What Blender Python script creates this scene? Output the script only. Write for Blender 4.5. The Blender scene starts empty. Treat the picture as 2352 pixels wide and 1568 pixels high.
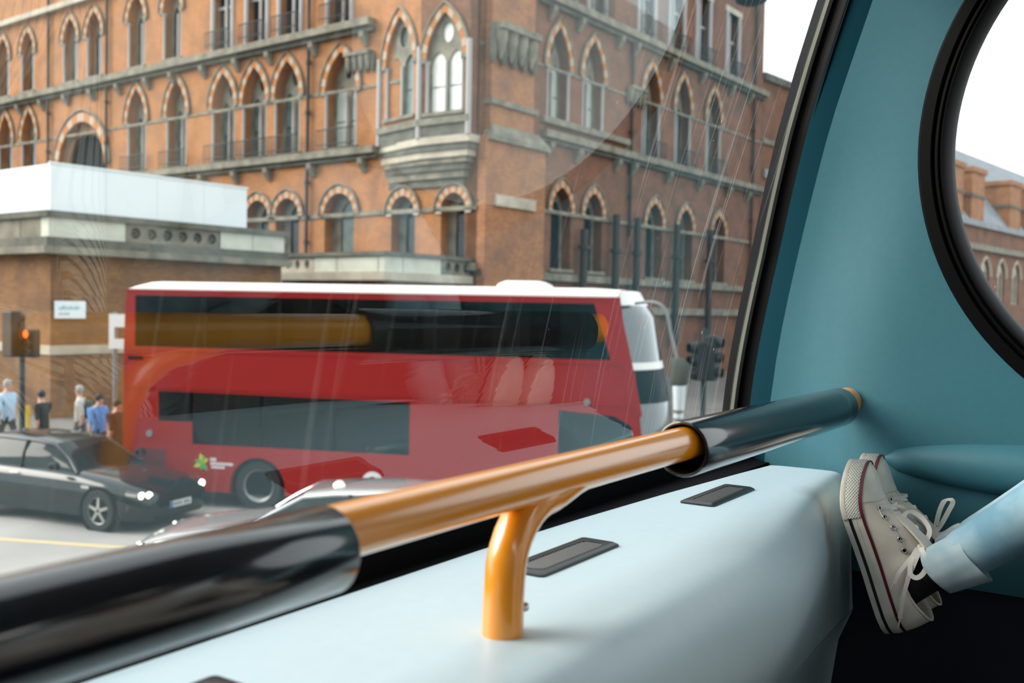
import bpy, bmesh, math, random
from mathutils import Vector, Matrix
from mathutils.geometry import tessellate_polygon
random.seed(7)
PI = math.pi
scn = bpy.context.scene
COL = scn.collection

# ------------------------------------------------------------------ camera, light, exposure
EYE = 4.03                                   # eye height over the street, upper deck
YAW = math.radians(56.8)                     # heading of the bus interior's transverse axis
cam = bpy.data.objects.new('camera', bpy.data.cameras.new('camera')); COL.objects.link(cam)
cam.data.sensor_width = 36.0; cam.data.lens = 35.0
_p = math.radians(1.98); _r = math.radians(1.129)
F = Vector((0, math.cos(_p), -math.sin(_p))); R0 = Vector((1, 0, 0)); U0 = Vector((0, math.sin(_p), math.cos(_p)))
Rv = R0*math.cos(_r)+U0*math.sin(_r); Uv = U0*math.cos(_r)-R0*math.sin(_r)
m = Matrix((Rv, Uv, -F)).transposed().to_4x4(); m.translation = (0, 0, EYE)
cam.matrix_world = m
cam.data.clip_start = 0.02; cam.data.clip_end = 600
cam.data.dof.use_dof = True; cam.data.dof.focus_distance = 1.5; cam.data.dof.aperture_fstop = 6.3
scn.camera = cam

w = bpy.data.worlds.new('world'); scn.world = w; w.use_nodes = True
bg = w.node_tree.nodes['Background']
bg.inputs[0].default_value = (0.90, 0.97, 1.0, 1); bg.inputs[1].default_value = 1.2

sun = bpy.data.objects.new('sun', bpy.data.lights.new('sun', 'SUN')); COL.objects.link(sun)
sun.data.energy = 2.4; sun.data.angle = math.radians(38); sun.data.color = (1.0, 0.93, 0.83)
sun.rotation_euler = Vector((-0.88, 0.02, 0.52)).to_track_quat('Z', 'Y').to_euler()

scn.view_settings.view_transform = 'Standard'; scn.view_settings.look = 'None'
scn.view_settings.gamma = 1.0; scn.view_settings.use_curve_mapping = False
scn.view_settings.exposure = 0.85
scn.cycles.transparent_max_bounces = 14
scn.cycles.max_bounces = 5; scn.cycles.diffuse_bounces = 3; scn.cycles.glossy_bounces = 3; scn.cycles.transmission_bounces = 3
scn.cycles.caustics_reflective = False; scn.cycles.caustics_refractive = False

# ------------------------------------------------------------------ materials
def nt(mm): return mm.node_tree.nodes, mm.node_tree.links
def mat(name, col, rough=0.6, metal=0.0, var=None, vscale=8.0, vdetail=4, bump=0.0, bscale=60.0, coat=0.0, cior=1.5, crough=0.04, spec=0.5, emit=None, estr=0.0, obj=True):
    mm = bpy.data.materials.new(name); mm.use_nodes = True
    n, l = nt(mm); b = n['Principled BSDF']
    b.inputs['Base Color'].default_value = (*col, 1); b.inputs['Roughness'].default_value = rough
    b.inputs['Metallic'].default_value = metal; b.inputs['Coat Weight'].default_value = coat; b.inputs['Coat IOR'].default_value = cior; b.inputs['Coat Roughness'].default_value = crough
    b.inputs['Specular IOR Level'].default_value = spec
    if emit: b.inputs['Emission Color'].default_value = (*emit, 1); b.inputs['Emission Strength'].default_value = estr
    tc = n.new('ShaderNodeTexCoord')
    if var:
        t = n.new('ShaderNodeTexNoise'); t.inputs['Scale'].default_value = vscale; t.inputs['Detail'].default_value = vdetail
        l.new(tc.outputs['Object'], t.inputs['Vector'])
        r = n.new('ShaderNodeValToRGB'); r.color_ramp.elements[0].position = 0.35; r.color_ramp.elements[1].position = 0.68
        r.color_ramp.elements[0].color = (*col, 1); r.color_ramp.elements[1].color = (*var, 1)
        l.new(t.outputs['Fac'], r.inputs['Fac']); l.new(r.outputs['Color'], b.inputs['Base Color'])
    if bump:
        t2 = n.new('ShaderNodeTexNoise'); t2.inputs['Scale'].default_value = bscale; t2.inputs['Detail'].default_value = 3
        l.new(tc.outputs['Object'], t2.inputs['Vector'])
        bp = n.new('ShaderNodeBump'); bp.inputs['Strength'].default_value = bump; bp.inputs['Distance'].default_value = 0.01
        l.new(t2.outputs['Fac'], bp.inputs['Height']); l.new(bp.outputs['Normal'], b.inputs['Normal'])
    return mm
def brick_mat(name, c1, c2, mortar, stain):
    mm = bpy.data.materials.new(name); mm.use_nodes = True
    n, l = nt(mm); b = n['Principled BSDF']; b.inputs['Roughness'].default_value = 0.9
    tc = n.new('ShaderNodeTexCoord')
    sx = n.new('ShaderNodeSeparateXYZ'); l.new(tc.outputs['Object'], sx.inputs[0])
    ad = n.new('ShaderNodeMath'); ad.operation = 'ADD'; l.new(sx.outputs[0], ad.inputs[0]); l.new(sx.outputs[1], ad.inputs[1])
    cb = n.new('ShaderNodeCombineXYZ'); l.new(ad.outputs[0], cb.inputs[0]); l.new(sx.outputs[2], cb.inputs[1])
    br = n.new('ShaderNodeTexBrick'); br.inputs['Scale'].default_value = 4.4
    br.inputs['Color1'].default_value = (*c1, 1); br.inputs['Color2'].default_value = (*c2, 1); br.inputs['Mortar'].default_value = (*mortar, 1)
    br.inputs['Mortar Size'].default_value = 0.012; br.inputs['Brick Width'].default_value = 1.0; br.inputs['Row Height'].default_value = 0.33
    l.new(cb.outputs[0], br.inputs['Vector'])
    t = n.new('ShaderNodeTexNoise'); t.inputs['Scale'].default_value = 0.9; t.inputs['Detail'].default_value = 5; l.new(tc.outputs['Object'], t.inputs['Vector'])
    r = n.new('ShaderNodeValToRGB'); r.color_ramp.elements[0].position = 0.42; r.color_ramp.elements[1].position = 0.75
    l.new(t.outputs['Fac'], r.inputs['Fac'])
    mx = n.new('ShaderNodeMix'); mx.data_type = 'RGBA'; l.new(r.outputs['Color'], mx.inputs['Factor'])
    l.new(br.outputs['Color'], mx.inputs['A']); mx.inputs['B'].default_value = (*stain, 1)
    l.new(mx.outputs['Result'], b.inputs['Base Color'])
    return mm
def glass_mat(name, tint, mult=1.8, dirt=False, diffuse=0.0):
    """thin pane: clear transmission, Fresnel mirror, optional dust and scratches lying on the glass"""
    mm = bpy.data.materials.new(name); mm.use_nodes = True
    n, l = nt(mm); n.remove(n['Principled BSDF']); out = n['Material Output']
    tr = n.new('ShaderNodeBsdfTransparent'); tr.inputs[0].default_value = (*tint, 1)
    if mult == 0.0: l.new(tr.outputs[0], out.inputs[0]); return mm
    gl = n.new('ShaderNodeBsdfGlossy'); gl.inputs['Roughness'].default_value = 0.0; gl.inputs['Color'].default_value = (0.74, 0.93, 0.97, 1)
    fr = n.new('ShaderNodeFresnel'); fr.inputs[0].default_value = 1.5
    mu = n.new('ShaderNodeMath'); mu.operation = 'MULTIPLY'; mu.use_clamp = True; mu.inputs[1].default_value = mult
    l.new(fr.outputs[0], mu.inputs[0])
    mx = n.new('ShaderNodeMixShader'); l.new(mu.outputs[0], mx.inputs[0]); l.new(tr.outputs[0], mx.inputs[1]); l.new(gl.outputs[0], mx.inputs[2])
    last = mx
    if dirt:
        tc = n.new('ShaderNodeTexCoord')
        vo = n.new('ShaderNodeTexVoronoi'); vo.inputs['Scale'].default_value = 34; vo.inputs['Randomness'].default_value = 1
        mp = n.new('ShaderNodeMapping'); mp.inputs['Scale'].default_value = (1.0, 1.0, 0.45); l.new(tc.outputs['Object'], mp.inputs[0]); l.new(mp.outputs[0], vo.inputs['Vector'])
        lt = n.new('ShaderNodeMath'); lt.operation = 'LESS_THAN'; lt.inputs[1].default_value = 0.05; l.new(vo.outputs['Distance'], lt.inputs[0])
        # more spots towards the window's corner, where the wiper does not reach
        sx = n.new('ShaderNodeSeparateXYZ'); l.new(tc.outputs['Object'], sx.inputs[0])
        mr = n.new('ShaderNodeMapRange'); mr.inputs['From Min'].default_value = 1.0; mr.inputs['From Max'].default_value = 1.9
        mr.inputs['To Min'].default_value = 0.06; mr.inputs['To Max'].default_value = 0.5; l.new(sx.outputs[0], mr.inputs[0])
        gt = n.new('ShaderNodeMath'); gt.operation = 'GREATER_THAN'; gt.inputs[1].default_value = 0.45; l.new(vo.outputs['Color'], gt.inputs[0])
        m1 = n.new('ShaderNodeMath'); m1.operation = 'MULTIPLY'; l.new(lt.outputs[0], m1.inputs[0]); l.new(mr.outputs[0], m1.inputs[1])
        m2 = n.new('ShaderNodeMath'); m2.operation = 'MULTIPLY'; l.new(m1.outputs[0], m2.inputs[0]); l.new(gt.outputs[0], m2.inputs[1])
        # fine smeared scratches
        mp2 = n.new('ShaderNodeMapping'); mp2.inputs['Rotation'].default_value = (0, 0.35, 0); mp2.inputs['Scale'].default_value = (160, 1, 3.2); l.new(tc.outputs['Object'], mp2.inputs[0])
        n2 = n.new('ShaderNodeTexNoise'); n2.inputs['Scale'].default_value = 1.0; n2.inputs['Detail'].default_value = 0; l.new(mp2.outputs[0], n2.inputs['Vector'])
        r2 = n.new('ShaderNodeMapRange'); r2.inputs['From Min'].default_value = 0.66; r2.inputs['From Max'].default_value = 0.85; r2.inputs['To Max'].default_value = 0.35; l.new(n2.outputs['Fac'], r2.inputs[0])
        m3 = n.new('ShaderNodeMath'); m3.operation = 'MULTIPLY'; l.new(r2.outputs[0], m3.inputs[0]); l.new(mr.outputs[0], m3.inputs[1])
        m4 = n.new('ShaderNodeMath'); m4.operation = 'MAXIMUM'; l.new(m3.outputs[0], m4.inputs[0]); l.new(m2.outputs[0], m4.inputs[1])
        ad = n.new('ShaderNodeMath'); ad.operation = 'ADD'; ad.use_clamp = True; ad.inputs[1].default_value = diffuse; l.new(m4.outputs[0], ad.inputs[0])
        df = n.new('ShaderNodeBsdfTranslucent'); df.inputs[0].default_value = (0.9, 0.9, 0.88, 1)
        d2 = n.new('ShaderNodeBsdfDiffuse'); d2.inputs[0].default_value = (0.9, 0.9, 0.88, 1)
        a2 = n.new('ShaderNodeMixShader'); l.new(df.outputs[0], a2.inputs[1]); l.new(d2.outputs[0], a2.inputs[2])
        mx2 = n.new('ShaderNodeMixShader'); l.new(ad.outputs[0], mx2.inputs[0]); l.new(mx.outputs[0], mx2.inputs[1]); l.new(a2.outputs[0], mx2.inputs[2])
        last = mx2
    l.new(last.outputs[0], out.inputs[0])
    return mm
M = {}
M['teal'] = mat('teal_plastic', (0.038, 0.146, 0.186), 0.55, spec=0.35, var=(0.042, 0.153, 0.194), vscale=90)
M['teal_dark'] = mat('teal_strip', (0.003, 0.030, 0.044), 0.9, spec=0.06)
M['navy'] = mat('shaded_lower_wall', (0.006, 0.011, 0.022), 0.8)  # shade of the footwell put into the wall colour
M['dash'] = mat('pale_blue_plastic', (0.47, 0.605, 0.67), 0.40, var=(0.49, 0.62, 0.685), vscale=60)
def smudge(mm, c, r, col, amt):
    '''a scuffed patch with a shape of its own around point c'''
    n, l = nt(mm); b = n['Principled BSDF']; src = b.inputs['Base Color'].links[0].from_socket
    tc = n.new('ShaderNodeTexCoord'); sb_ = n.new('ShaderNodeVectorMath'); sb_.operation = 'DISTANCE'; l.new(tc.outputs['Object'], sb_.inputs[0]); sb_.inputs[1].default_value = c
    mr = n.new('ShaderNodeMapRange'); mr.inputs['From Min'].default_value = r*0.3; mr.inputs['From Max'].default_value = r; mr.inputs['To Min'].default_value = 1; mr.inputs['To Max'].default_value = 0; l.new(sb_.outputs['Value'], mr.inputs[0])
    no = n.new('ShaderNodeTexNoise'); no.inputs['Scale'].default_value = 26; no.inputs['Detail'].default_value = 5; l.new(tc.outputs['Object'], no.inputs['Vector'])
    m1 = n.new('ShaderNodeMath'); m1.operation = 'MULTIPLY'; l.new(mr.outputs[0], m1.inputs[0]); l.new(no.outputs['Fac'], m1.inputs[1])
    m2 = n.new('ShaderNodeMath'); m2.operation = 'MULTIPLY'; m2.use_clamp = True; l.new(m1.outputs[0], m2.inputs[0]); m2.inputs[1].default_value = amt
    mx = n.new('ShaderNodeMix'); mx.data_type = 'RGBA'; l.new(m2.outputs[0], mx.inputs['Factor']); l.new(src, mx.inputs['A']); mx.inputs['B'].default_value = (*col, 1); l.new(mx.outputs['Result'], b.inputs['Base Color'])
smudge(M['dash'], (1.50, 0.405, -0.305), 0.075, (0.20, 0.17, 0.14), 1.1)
M['black'] = mat('black_rubber', (0.0015, 0.0015, 0.0016), 0.45, spec=0.10)
M['blackmat'] = mat('black_matt', (0.002, 0.002, 0.003), 0.85, spec=0.1)
M['gloss_black'] = mat('glossy_black_foam_sleeve', (0.003, 0.0035, 0.005), 0.24, var=(0.006, 0.009, 0.012), vscale=30, coat=0.8, cior=1.55, crough=0.10, spec=0.15)
M['bead'] = mat('pale_window_bead', (0.30, 0.29, 0.24), 0.5)
M['orange'] = mat('orange_powder_coat', (0.90, 0.31, 0.004), 0.3, coat=1.0, cior=1.65, crough=0.17)
M['steel'] = mat('steel', (0.55, 0.55, 0.55), 0.3, 1.0)
M['vent'] = mat('vent_dark_plastic', (0.010, 0.014, 0.016), 0.36)
M['saloon'] = mat('cabin_fill_glow', (0.9, 0.9, 0.88), 0.5, emit=(1, 0.97, 0.92), estr=4.0)  # glow for the added cabin fill
M['ceil'] = mat('ceiling_cream', (0.30, 0.31, 0.31), 0.9)
M['deck'] = mat('deck_floor_blue_black', (0.012, 0.016, 0.024), 0.8)
M['seatfab'] = mat('seat_moquette_blue', (0.02, 0.04, 0.10), 0.95, var=(0.05, 0.03, 0.08), vscale=40)
M['canvas'] = mat('off_white_canvas', (0.80, 0.745, 0.67), 0.85, var=(0.72, 0.64, 0.55), vscale=28, vdetail=5, bump=0.08, bscale=2200)
M['rubber_w'] = mat('white_rubber', (0.78, 0.75, 0.68), 0.55, var=(0.66, 0.62, 0.54), vscale=40)
M['lace'] = mat('white_lace', (0.85, 0.81, 0.75), 0.9, bump=0.3, bscale=1500)
M['maroon'] = mat('maroon_stripe', (0.10, 0.005, 0.012), 0.5)
M['stripe_k'] = mat('black_stripe', (0.006, 0.006, 0.008), 0.5)
M['sock'] = mat('black_sock', (0.008, 0.008, 0.008), 0.95)
M['denim'] = mat('light_denim', (0.17, 0.33, 0.43), 0.9, var=(0.47, 0.62, 0.68), vscale=9, vdetail=8, bump=0.16, bscale=2600)
M['denim_in'] = mat('denim_reverse', (0.30, 0.43, 0.49), 0.9, var=(0.48, 0.58, 0.62), vscale=22, vdetail=6, bump=0.16, bscale=2600)
M['skin'] = mat('skin', (0.55, 0.33, 0.24), 0.6)
M['hair_d'] = mat('dark_hair', (0.012, 0.009, 0.007), 0.6)
M['hair_g'] = mat('grey_hair', (0.35, 0.33, 0.30), 0.7)
M['glass_front'] = glass_mat('windscreen_inner_face', (0.97, 0.985, 0.98), 1.55, dirt=True, diffuse=0.004)
M['glass_clear'] = glass_mat('windscreen_outer_face', (1, 1, 1), 0.0)
M['glass_round'] = glass_mat('round_window_pane', (0.97, 0.985, 0.985), 1.5, dirt=True, diffuse=0.02)
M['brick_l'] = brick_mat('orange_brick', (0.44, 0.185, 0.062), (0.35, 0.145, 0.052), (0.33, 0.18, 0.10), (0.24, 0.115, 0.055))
M['brick_r'] = brick_mat('shaded_brick', (0.225, 0.095, 0.05), (0.16, 0.07, 0.04), (0.15, 0.085, 0.06), (0.095, 0.053, 0.036))  # hotel brick darkened: shade of the side away from the sun, in colour
M['brick_c'] = brick_mat('corner_brick', (0.40, 0.18, 0.07), (0.28, 0.12, 0.06), (0.26, 0.15, 0.10), (0.20, 0.10, 0.065))
M['brick_p'] = brick_mat('sooty_orange_brick', (0.26, 0.125, 0.042), (0.19, 0.085, 0.032), (0.18, 0.10, 0.05), (0.11, 0.06, 0.032))
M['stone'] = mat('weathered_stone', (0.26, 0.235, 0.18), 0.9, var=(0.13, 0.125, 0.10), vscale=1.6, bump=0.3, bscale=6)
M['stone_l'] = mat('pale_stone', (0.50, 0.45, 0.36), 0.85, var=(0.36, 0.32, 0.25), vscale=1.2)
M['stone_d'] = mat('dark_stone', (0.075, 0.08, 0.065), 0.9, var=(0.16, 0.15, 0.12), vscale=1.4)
M['slab'] = mat('white_stone_slab', (0.60, 0.62, 0.52), 0.8, var=(0.50, 0.50, 0.42), vscale=1.5)
M['v_or'] = mat('orange_voussoir', (0.42, 0.165, 0.05), 0.85)
M['v_cr'] = mat('cream_voussoir', (0.46, 0.33, 0.23), 0.85)
M['col_g'] = mat('grey_colonnette', (0.38, 0.36, 0.35), 0.6)
M['pane'] = mat('window_pane_grey_green', (0.17, 0.22, 0.20), 0.12, var=(0.05, 0.07, 0.06), vscale=0.9)
M['pane_w'] = mat('window_pane_white_blind', (0.80, 0.82, 0.74), 0.3)
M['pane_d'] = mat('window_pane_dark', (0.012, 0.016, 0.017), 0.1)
M['blind'] = mat('pale_curtain', (0.52, 0.58, 0.53), 0.7)
M['iron'] = mat('black_iron', (0.012, 0.013, 0.013), 0.6)
M['pipe'] = mat('dark_brown_pipe', (0.035, 0.026, 0.022), 0.7)
M['slate'] = mat('slate_roof', (0.16, 0.18, 0.20), 0.6, var=(0.22, 0.235, 0.25), vscale=1.0)
M['hoard'] = mat('white_hoarding', (0.74, 0.79, 0.80), 0.6)
M['asphalt'] = mat('asphalt', (0.26, 0.25, 0.235), 0.85, var=(0.33, 0.315, 0.29), vscale=0.6)
M['pave'] = mat('paving', (0.16, 0.15, 0.14), 0.85, var=(0.12, 0.115, 0.105), vscale=0.8)
M['line_y'] = mat('yellow_road_paint', (0.50, 0.40, 0.22), 0.7)
M['line_w'] = mat('white_road_paint', (0.72, 0.71, 0.68), 0.7)
M['bus_red'] = mat('bus_red_paint', (0.27, 0.004, 0.003), 0.5, coat=0.05, spec=0.25)
M['bus_dkred'] = mat('bus_dark_red_grille', (0.10, 0.012, 0.018), 0.6)
M['bus_white'] = mat('bus_white_roof', (0.86, 0.83, 0.80), 0.4)
M['bus_glass'] = glass_mat('bus_tinted_glass', (0.10, 0.13, 0.125), 0.55)
M['bus_wind'] = mat('bus_front_glass', (0.015, 0.02, 0.02), 0.02, metal=0.0, spec=1.0, coat=1.0)
M['bus_in'] = mat('bus_interior_grey', (0.05, 0.055, 0.055), 0.8)
M['bus_seat'] = mat('bus_seat_blue', (0.02, 0.06, 0.16), 0.9)
M['yellow'] = mat('yellow_pole', (0.65, 0.45, 0.02), 0.4)
M['tyre'] = mat('tyre', (0.012, 0.012, 0.013), 0.85)
M['rim'] = mat('grey_rim', (0.22, 0.23, 0.23), 0.45, 0.6)
M['alloy'] = mat('alloy_rim', (0.45, 0.45, 0.43), 0.35, 0.7)
M['car_k'] = mat('black_car_paint', (0.004, 0.007, 0.008), 0.12, spec=0.35, coat=0.25)
M['car_s'] = mat('silver_car_paint', (0.42, 0.42, 0.41), 0.25, 0.5, coat=0.8)
M['car_gl'] = mat('car_window', (0.008, 0.012, 0.011), 0.04, spec=0.22)
M['chrome'] = mat('chrome', (0.75, 0.75, 0.74), 0.12, 1.0)
M['lamp_on'] = mat('lit_headlamp', (0.9, 0.9, 0.85), 0.2, emit=(1, 0.98, 0.88), estr=2.2)
M['red_on'] = mat('lit_red_signal', (0.8, 0.1, 0.02), 0.3, emit=(1, 0.09, 0.01), estr=2.2)
M['plate'] = mat('white_number_plate', (0.62, 0.66, 0.66), 0.5)
M['blue'] = mat('blue_plate_band', (0.01, 0.10, 0.32), 0.5)
M['ink'] = mat('dark_ink', (0.03, 0.035, 0.04), 0.7)
M['ink_t'] = mat('teal_ink', (0.20, 0.42, 0.46), 0.7)
M['ink_g'] = mat('grey_ink', (0.36, 0.42, 0.45), 0.7)
M['sign'] = mat('white_enamel_sign', (0.76, 0.83, 0.85), 0.35)
M['post_g'] = mat('grey_post', (0.20, 0.20, 0.20), 0.6)
M['post_dg'] = mat('dark_green_post', (0.012, 0.035, 0.032), 0.55)
M['leaf_g'] = mat('green_leaf_print', (0.06, 0.38, 0.08), 0.6)
M['leaf_y'] = mat('yellow_green_leaf_print', (0.48, 0.52, 0.06), 0.6)
M['white_print'] = mat('white_print', (0.72, 0.72, 0.74), 0.6)
M['orange_print'] = mat('orange_print', (0.6, 0.28, 0.05), 0.6)
M['white_post'] = mat('white_painted_post', (0.72, 0.80, 0.84), 0.5)

# ------------------------------------------------------------------ mesh helper
class MB:
    def __init__(s): s.v = []; s.f = []; s.mi = []
    def add(s, vs, fs, mi=0):
        o = len(s.v); s.v += [tuple(p) for p in vs]
        for f in fs: s.f.append([i+o for i in f]); s.mi.append(mi)
        return s
    def box(s, a, b, mi=0):
        (x0, y0, z0), (x1, y1, z1) = a, b
        s.add([(x0,y0,z0),(x1,y0,z0),(x1,y1,z0),(x0,y1,z0),(x0,y0,z1),(x1,y0,z1),(x1,y1,z1),(x0,y1,z1)],
              [(0,3,2,1),(4,5,6,7),(0,1,5,4),(1,2,6,5),(2,3,7,6),(3,0,4,7)], mi); return s
    def loft(s, rings, closed=True, cap=True, mi=0):
        n = len(rings[0]); vs = [p for r in rings for p in r]; fs = []
        for i in range(len(rings)-1):
            for j in range(n if closed else n-1):
                k = (j+1) % n; fs.append((i*n+j, i*n+k, (i+1)*n+k, (i+1)*n+j))
        if cap and closed:
            fs.append(tuple(range(n-1, -1, -1))); fs.append(tuple((len(rings)-1)*n+j for j in range(n)))
        s.add(vs, fs, mi); return s
    def tube(s, pts, r, n=12, mi=0, cap=True, flat=1.0, up=None):
        pts = [Vector(p) for p in pts]; rs = r if isinstance(r, (list, tuple)) else [r]*len(pts); rings = []; ref = None
        for i, p in enumerate(pts):
            d = (pts[min(i+1, len(pts)-1)]-pts[max(i-1, 0)]).normalized()
            if ref is None:
                ref = Vector(up) if up else (Vector((0, 0, 1)) if abs(d.z) < 0.9 else Vector((1, 0, 0)))
            a = d.cross(ref).normalized(); b = a.cross(d).normalized(); ref = b
            rings.append([p+a*(rs[i]*math.cos(2*PI*k/n))+b*(rs[i]*flat*math.sin(2*PI*k/n)) for k in range(n)])
        return s.loft(rings, True, cap, mi)
    def lathe(s, prof, n=32, mi=0, closed=False, axis='z'):
        """prof: (radius, height) around an axis"""
        rings = []
        for (r, h) in prof:
            ring = []
            for k in range(n):
                a = 2*PI*k/n; x, y = r*math.cos(a), r*math.sin(a)
                ring.append((x, y, h) if axis == 'z' else ((x, h, y) if axis == 'y' else (h, x, y)))
            rings.append(ring)
        if closed: rings.append(rings[0])
        return s.loft(rings, True, not closed and True, mi)
    def prism(s, outer, holes, y0, y1, mi=0, mside=None, back=True):
        """polygon in x,z with holes, between planes y0 (front) and y1"""
        polys = [outer]+list(holes); vec = [[Vector((x, z, 0)) for x, z in p] for p in polys]
        tris = tessellate_polygon(vec); flat = [p for q in polys for p in q]; n = len(flat)
        vs = [(x, y0, z) for x, z in flat]+[(x, y1, z) for x, z in flat]
        fs = []
        for t in tris:
            a, b, c = [Vector(flat[i]) for i in t]
            t = t if (b-a).cross(c-a) > 0 else (t[0], t[2], t[1])
            fs.append(tuple(t));
            if back: fs.append(tuple(i+n for i in reversed(t)))
        s.add(vs, fs, mi)
        o = len(s.v)-2*n; k = 0
        for p in polys:
            m_ = len(p)
            for i in range(m_):
                a, b = k+i, k+(i+1) % m_
                s.f.append([o+a, o+a+n, o+b+n, o+b]); s.mi.append(mi if mside is None else mside)
            k += m_
        return s
    def ribbon(s, pts, wid, th=0.0008, mi=0, ups=None):
        pts = [Vector(p) for p in pts]; rings = []
        for i, p in enumerate(pts):
            d = (pts[min(i+1, len(pts)-1)]-pts[max(i-1, 0)]).normalized(); u = Vector(ups[i] if isinstance(ups, list) else ups).normalized()
            a = d.cross(u).normalized(); nn = a.cross(d).normalized()
            rings.append([p+a*wid/2+nn*th, p-a*wid/2+nn*th, p-a*wid/2-nn*th, p+a*wid/2-nn*th])
        return s.loft(rings, True, True, mi)
    def mesh(s, name, mats, smooth=False, recalc=True):
        me = bpy.data.meshes.new(name); me.from_pydata(s.v, [], s.f)
        for x in (mats if isinstance(mats, (list, tuple)) else [mats]): me.materials.append(x)
        me.polygons.foreach_set('material_index', s.mi)
        if recalc:
            bm = bmesh.new(); bm.from_mesh(me); bmesh.ops.recalc_face_normals(bm, faces=bm.faces); bm.to_mesh(me); bm.free()
        if smooth:
            me.shade_smooth()
            if smooth is not True: me.set_sharp_from_angle(angle=math.radians(smooth))
        me.update(); return me
    def obj(s, name, mats, parent=None, smooth=False, recalc=True):
        return put(name, s.mesh(name, mats, smooth, recalc), parent)
def put(name, me, parent=None, loc=None, rz=None):
    o = bpy.data.objects.new(name, me); COL.objects.link(o)
    if parent is not None: o.parent = parent
    if loc is not None: o.location = loc
    if rz is not None: o.rotation_euler = (0, 0, rz)
    return o
def empty(name, loc=(0, 0, 0), rz=0.0, parent=None):
    o = bpy.data.objects.new(name, None); COL.objects.link(o); o.location = loc; o.rotation_euler = (0, 0, rz); o.empty_display_size = 0.1
    if parent: o.parent = parent
    return o
def tag(o, label=None, cat=None, group=None, kind=None):
    if label: o['label'] = label
    if cat: o['category'] = cat
    if group: o['group'] = group
    if kind: o['kind'] = kind
    return o
def inside(o):                                   # place a top-level object in the bus interior's frame
    o.location = (0, 0, EYE); o.rotation_euler = (0, 0, YAW); return o
def bevel(o, w=0.01, seg=2):
    b = o.modifiers.new('bevel', 'BEVEL'); b.width = w; b.segments = seg; b.limit_method = 'ANGLE'; return o
def sstep(a, b, x):
    x = max(0.0, min(1.0, (x-a)/(b-a))); return x*x*(3-2*x)
def interp(tab, x):
    if x <= tab[0][0]: return tab[0][1]
    for (a, b), (c, d) in zip(tab, tab[1:]):
        if x <= c: return b+(d-b)*(x-a)/(c-a)
    return tab[-1][1]
def arc(cx, cz, r, a0, a1, n): return [(cx+r*math.cos(a0+(a1-a0)*i/n), cz+r*math.sin(a0+(a1-a0)*i/n)) for i in range(n+1)]

# ================================================================== THE BUS INTERIOR (x across, y towards the bus front, z from the eye)
GY = [(-0.40, 0.7180), (-0.3, 0.7065), (-0.238, 0.6994), (-0.2, 0.6946), (-0.175, 0.6911), (-0.15, 0.6874), (-0.125, 0.6832), (-0.1, 0.6787), (-0.075, 0.6737), (-0.05, 0.6684), (-0.025, 0.6627), (0, 0.6567), (0.05, 0.6441), (0.1, 0.6308), (0.15, 0.6166), (0.2, 0.6020), (0.25, 0.5869), (0.3, 0.5714), (0.35, 0.5555), (0.4, 0.5392), (0.45, 0.5226), (0.5, 0.5057), (0.55, 0.4886), (0.6, 0.4712), (0.66, 0.4500), (0.75, 0.418)]
def gy(z):                                        # windscreen surface: gently curved, raked back towards the top
    return (interp(GY, z-0.02)+2*interp(GY, z)+interp(GY, z+0.02))/4
GB, GT = -0.238, 0.66
def gx(z): return interp([(-0.35, 1.862), (-0.18, 1.848), (-0.02, 1.826), (0.10, 1.806), (0.23, 1.770), (0.32, 1.747), (0.43, 1.730), (0.53, 1.721), (0.8, 1.71)], z)   # its right-hand edge
TL = -0.78
zs = [GB+(GT-GB)*i/60 for i in range(61)]
def edge_strip(offs, name, m_, parent=None):
    """strip following the windscreen's right edge; offs: list of (dx, dy) section points"""
    b = MB(); b.loft([[(gx(z)+dx, gy(z)+dy, z) for dx, dy in offs] for z in zs], True, True); return b.obj(name, m_, parent, 40)
# windscreen: frame (thing of the setting) with the pane as its part
fr = MB()
fr.loft([[(gx(z)-0.001, gy(z)-0.004, z), (gx(z)+0.03, gy(z)-0.004, z), (gx(z)+0.03, gy(z)+0.03, z), (gx(z)+0.02, gy(z)+0.03, z), (gx(z)-0.001, gy(z)+0.0085, z)] for z in zs])
fr.box((TL, gy(GB)-0.010, GB-0.05), (1.88, gy(GB)+0.06, GB+0.004))
win1 = inside(fr.obj('window_1', M['black'])); tag(win1, 'front windscreen of the upper deck in its black frame', 'window', kind='structure')
b = MB(); n = len(zs)
inn = [(TL, gy(z), z) for z in zs]+[(gx(z)+0.004, gy(z), z) for z in zs]
outn = [(x, y+0.008, z) for x, y, z in inn]
b.add(inn, [(i, n+i, n+i+1, i+1) for i in range(n-1)], 0)
b.add(outn, [(i, i+1, n+i+1, n+i) for i in range(n-1)], 1)
pane = b.obj('windscreen_pane', [M['glass_front'], M['glass_clear']], win1, recalc=False)
edge_strip([(-0.012, -0.0045), (0.0, -0.0065), (0.0, 0.002), (-0.012, 0.002)], 'window_bead', M['bead'], win1)
edge_strip([(0.0, -0.006), (-0.004, -0.024), (-0.013, -0.037), (-0.017, -0.041), (0.03, -0.043), (0.03, 0.0)], 'rubber_seal', M['black'], win1)
b = MB(); b.box((TL, 0.595, -0.31), (1.86, 0.70, -0.274)); b.box((TL, 0.655, -0.30), (1.86, 0.70, -0.245)); sill = b.obj('windscreen_sill', M['blackmat'], win1)
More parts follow.
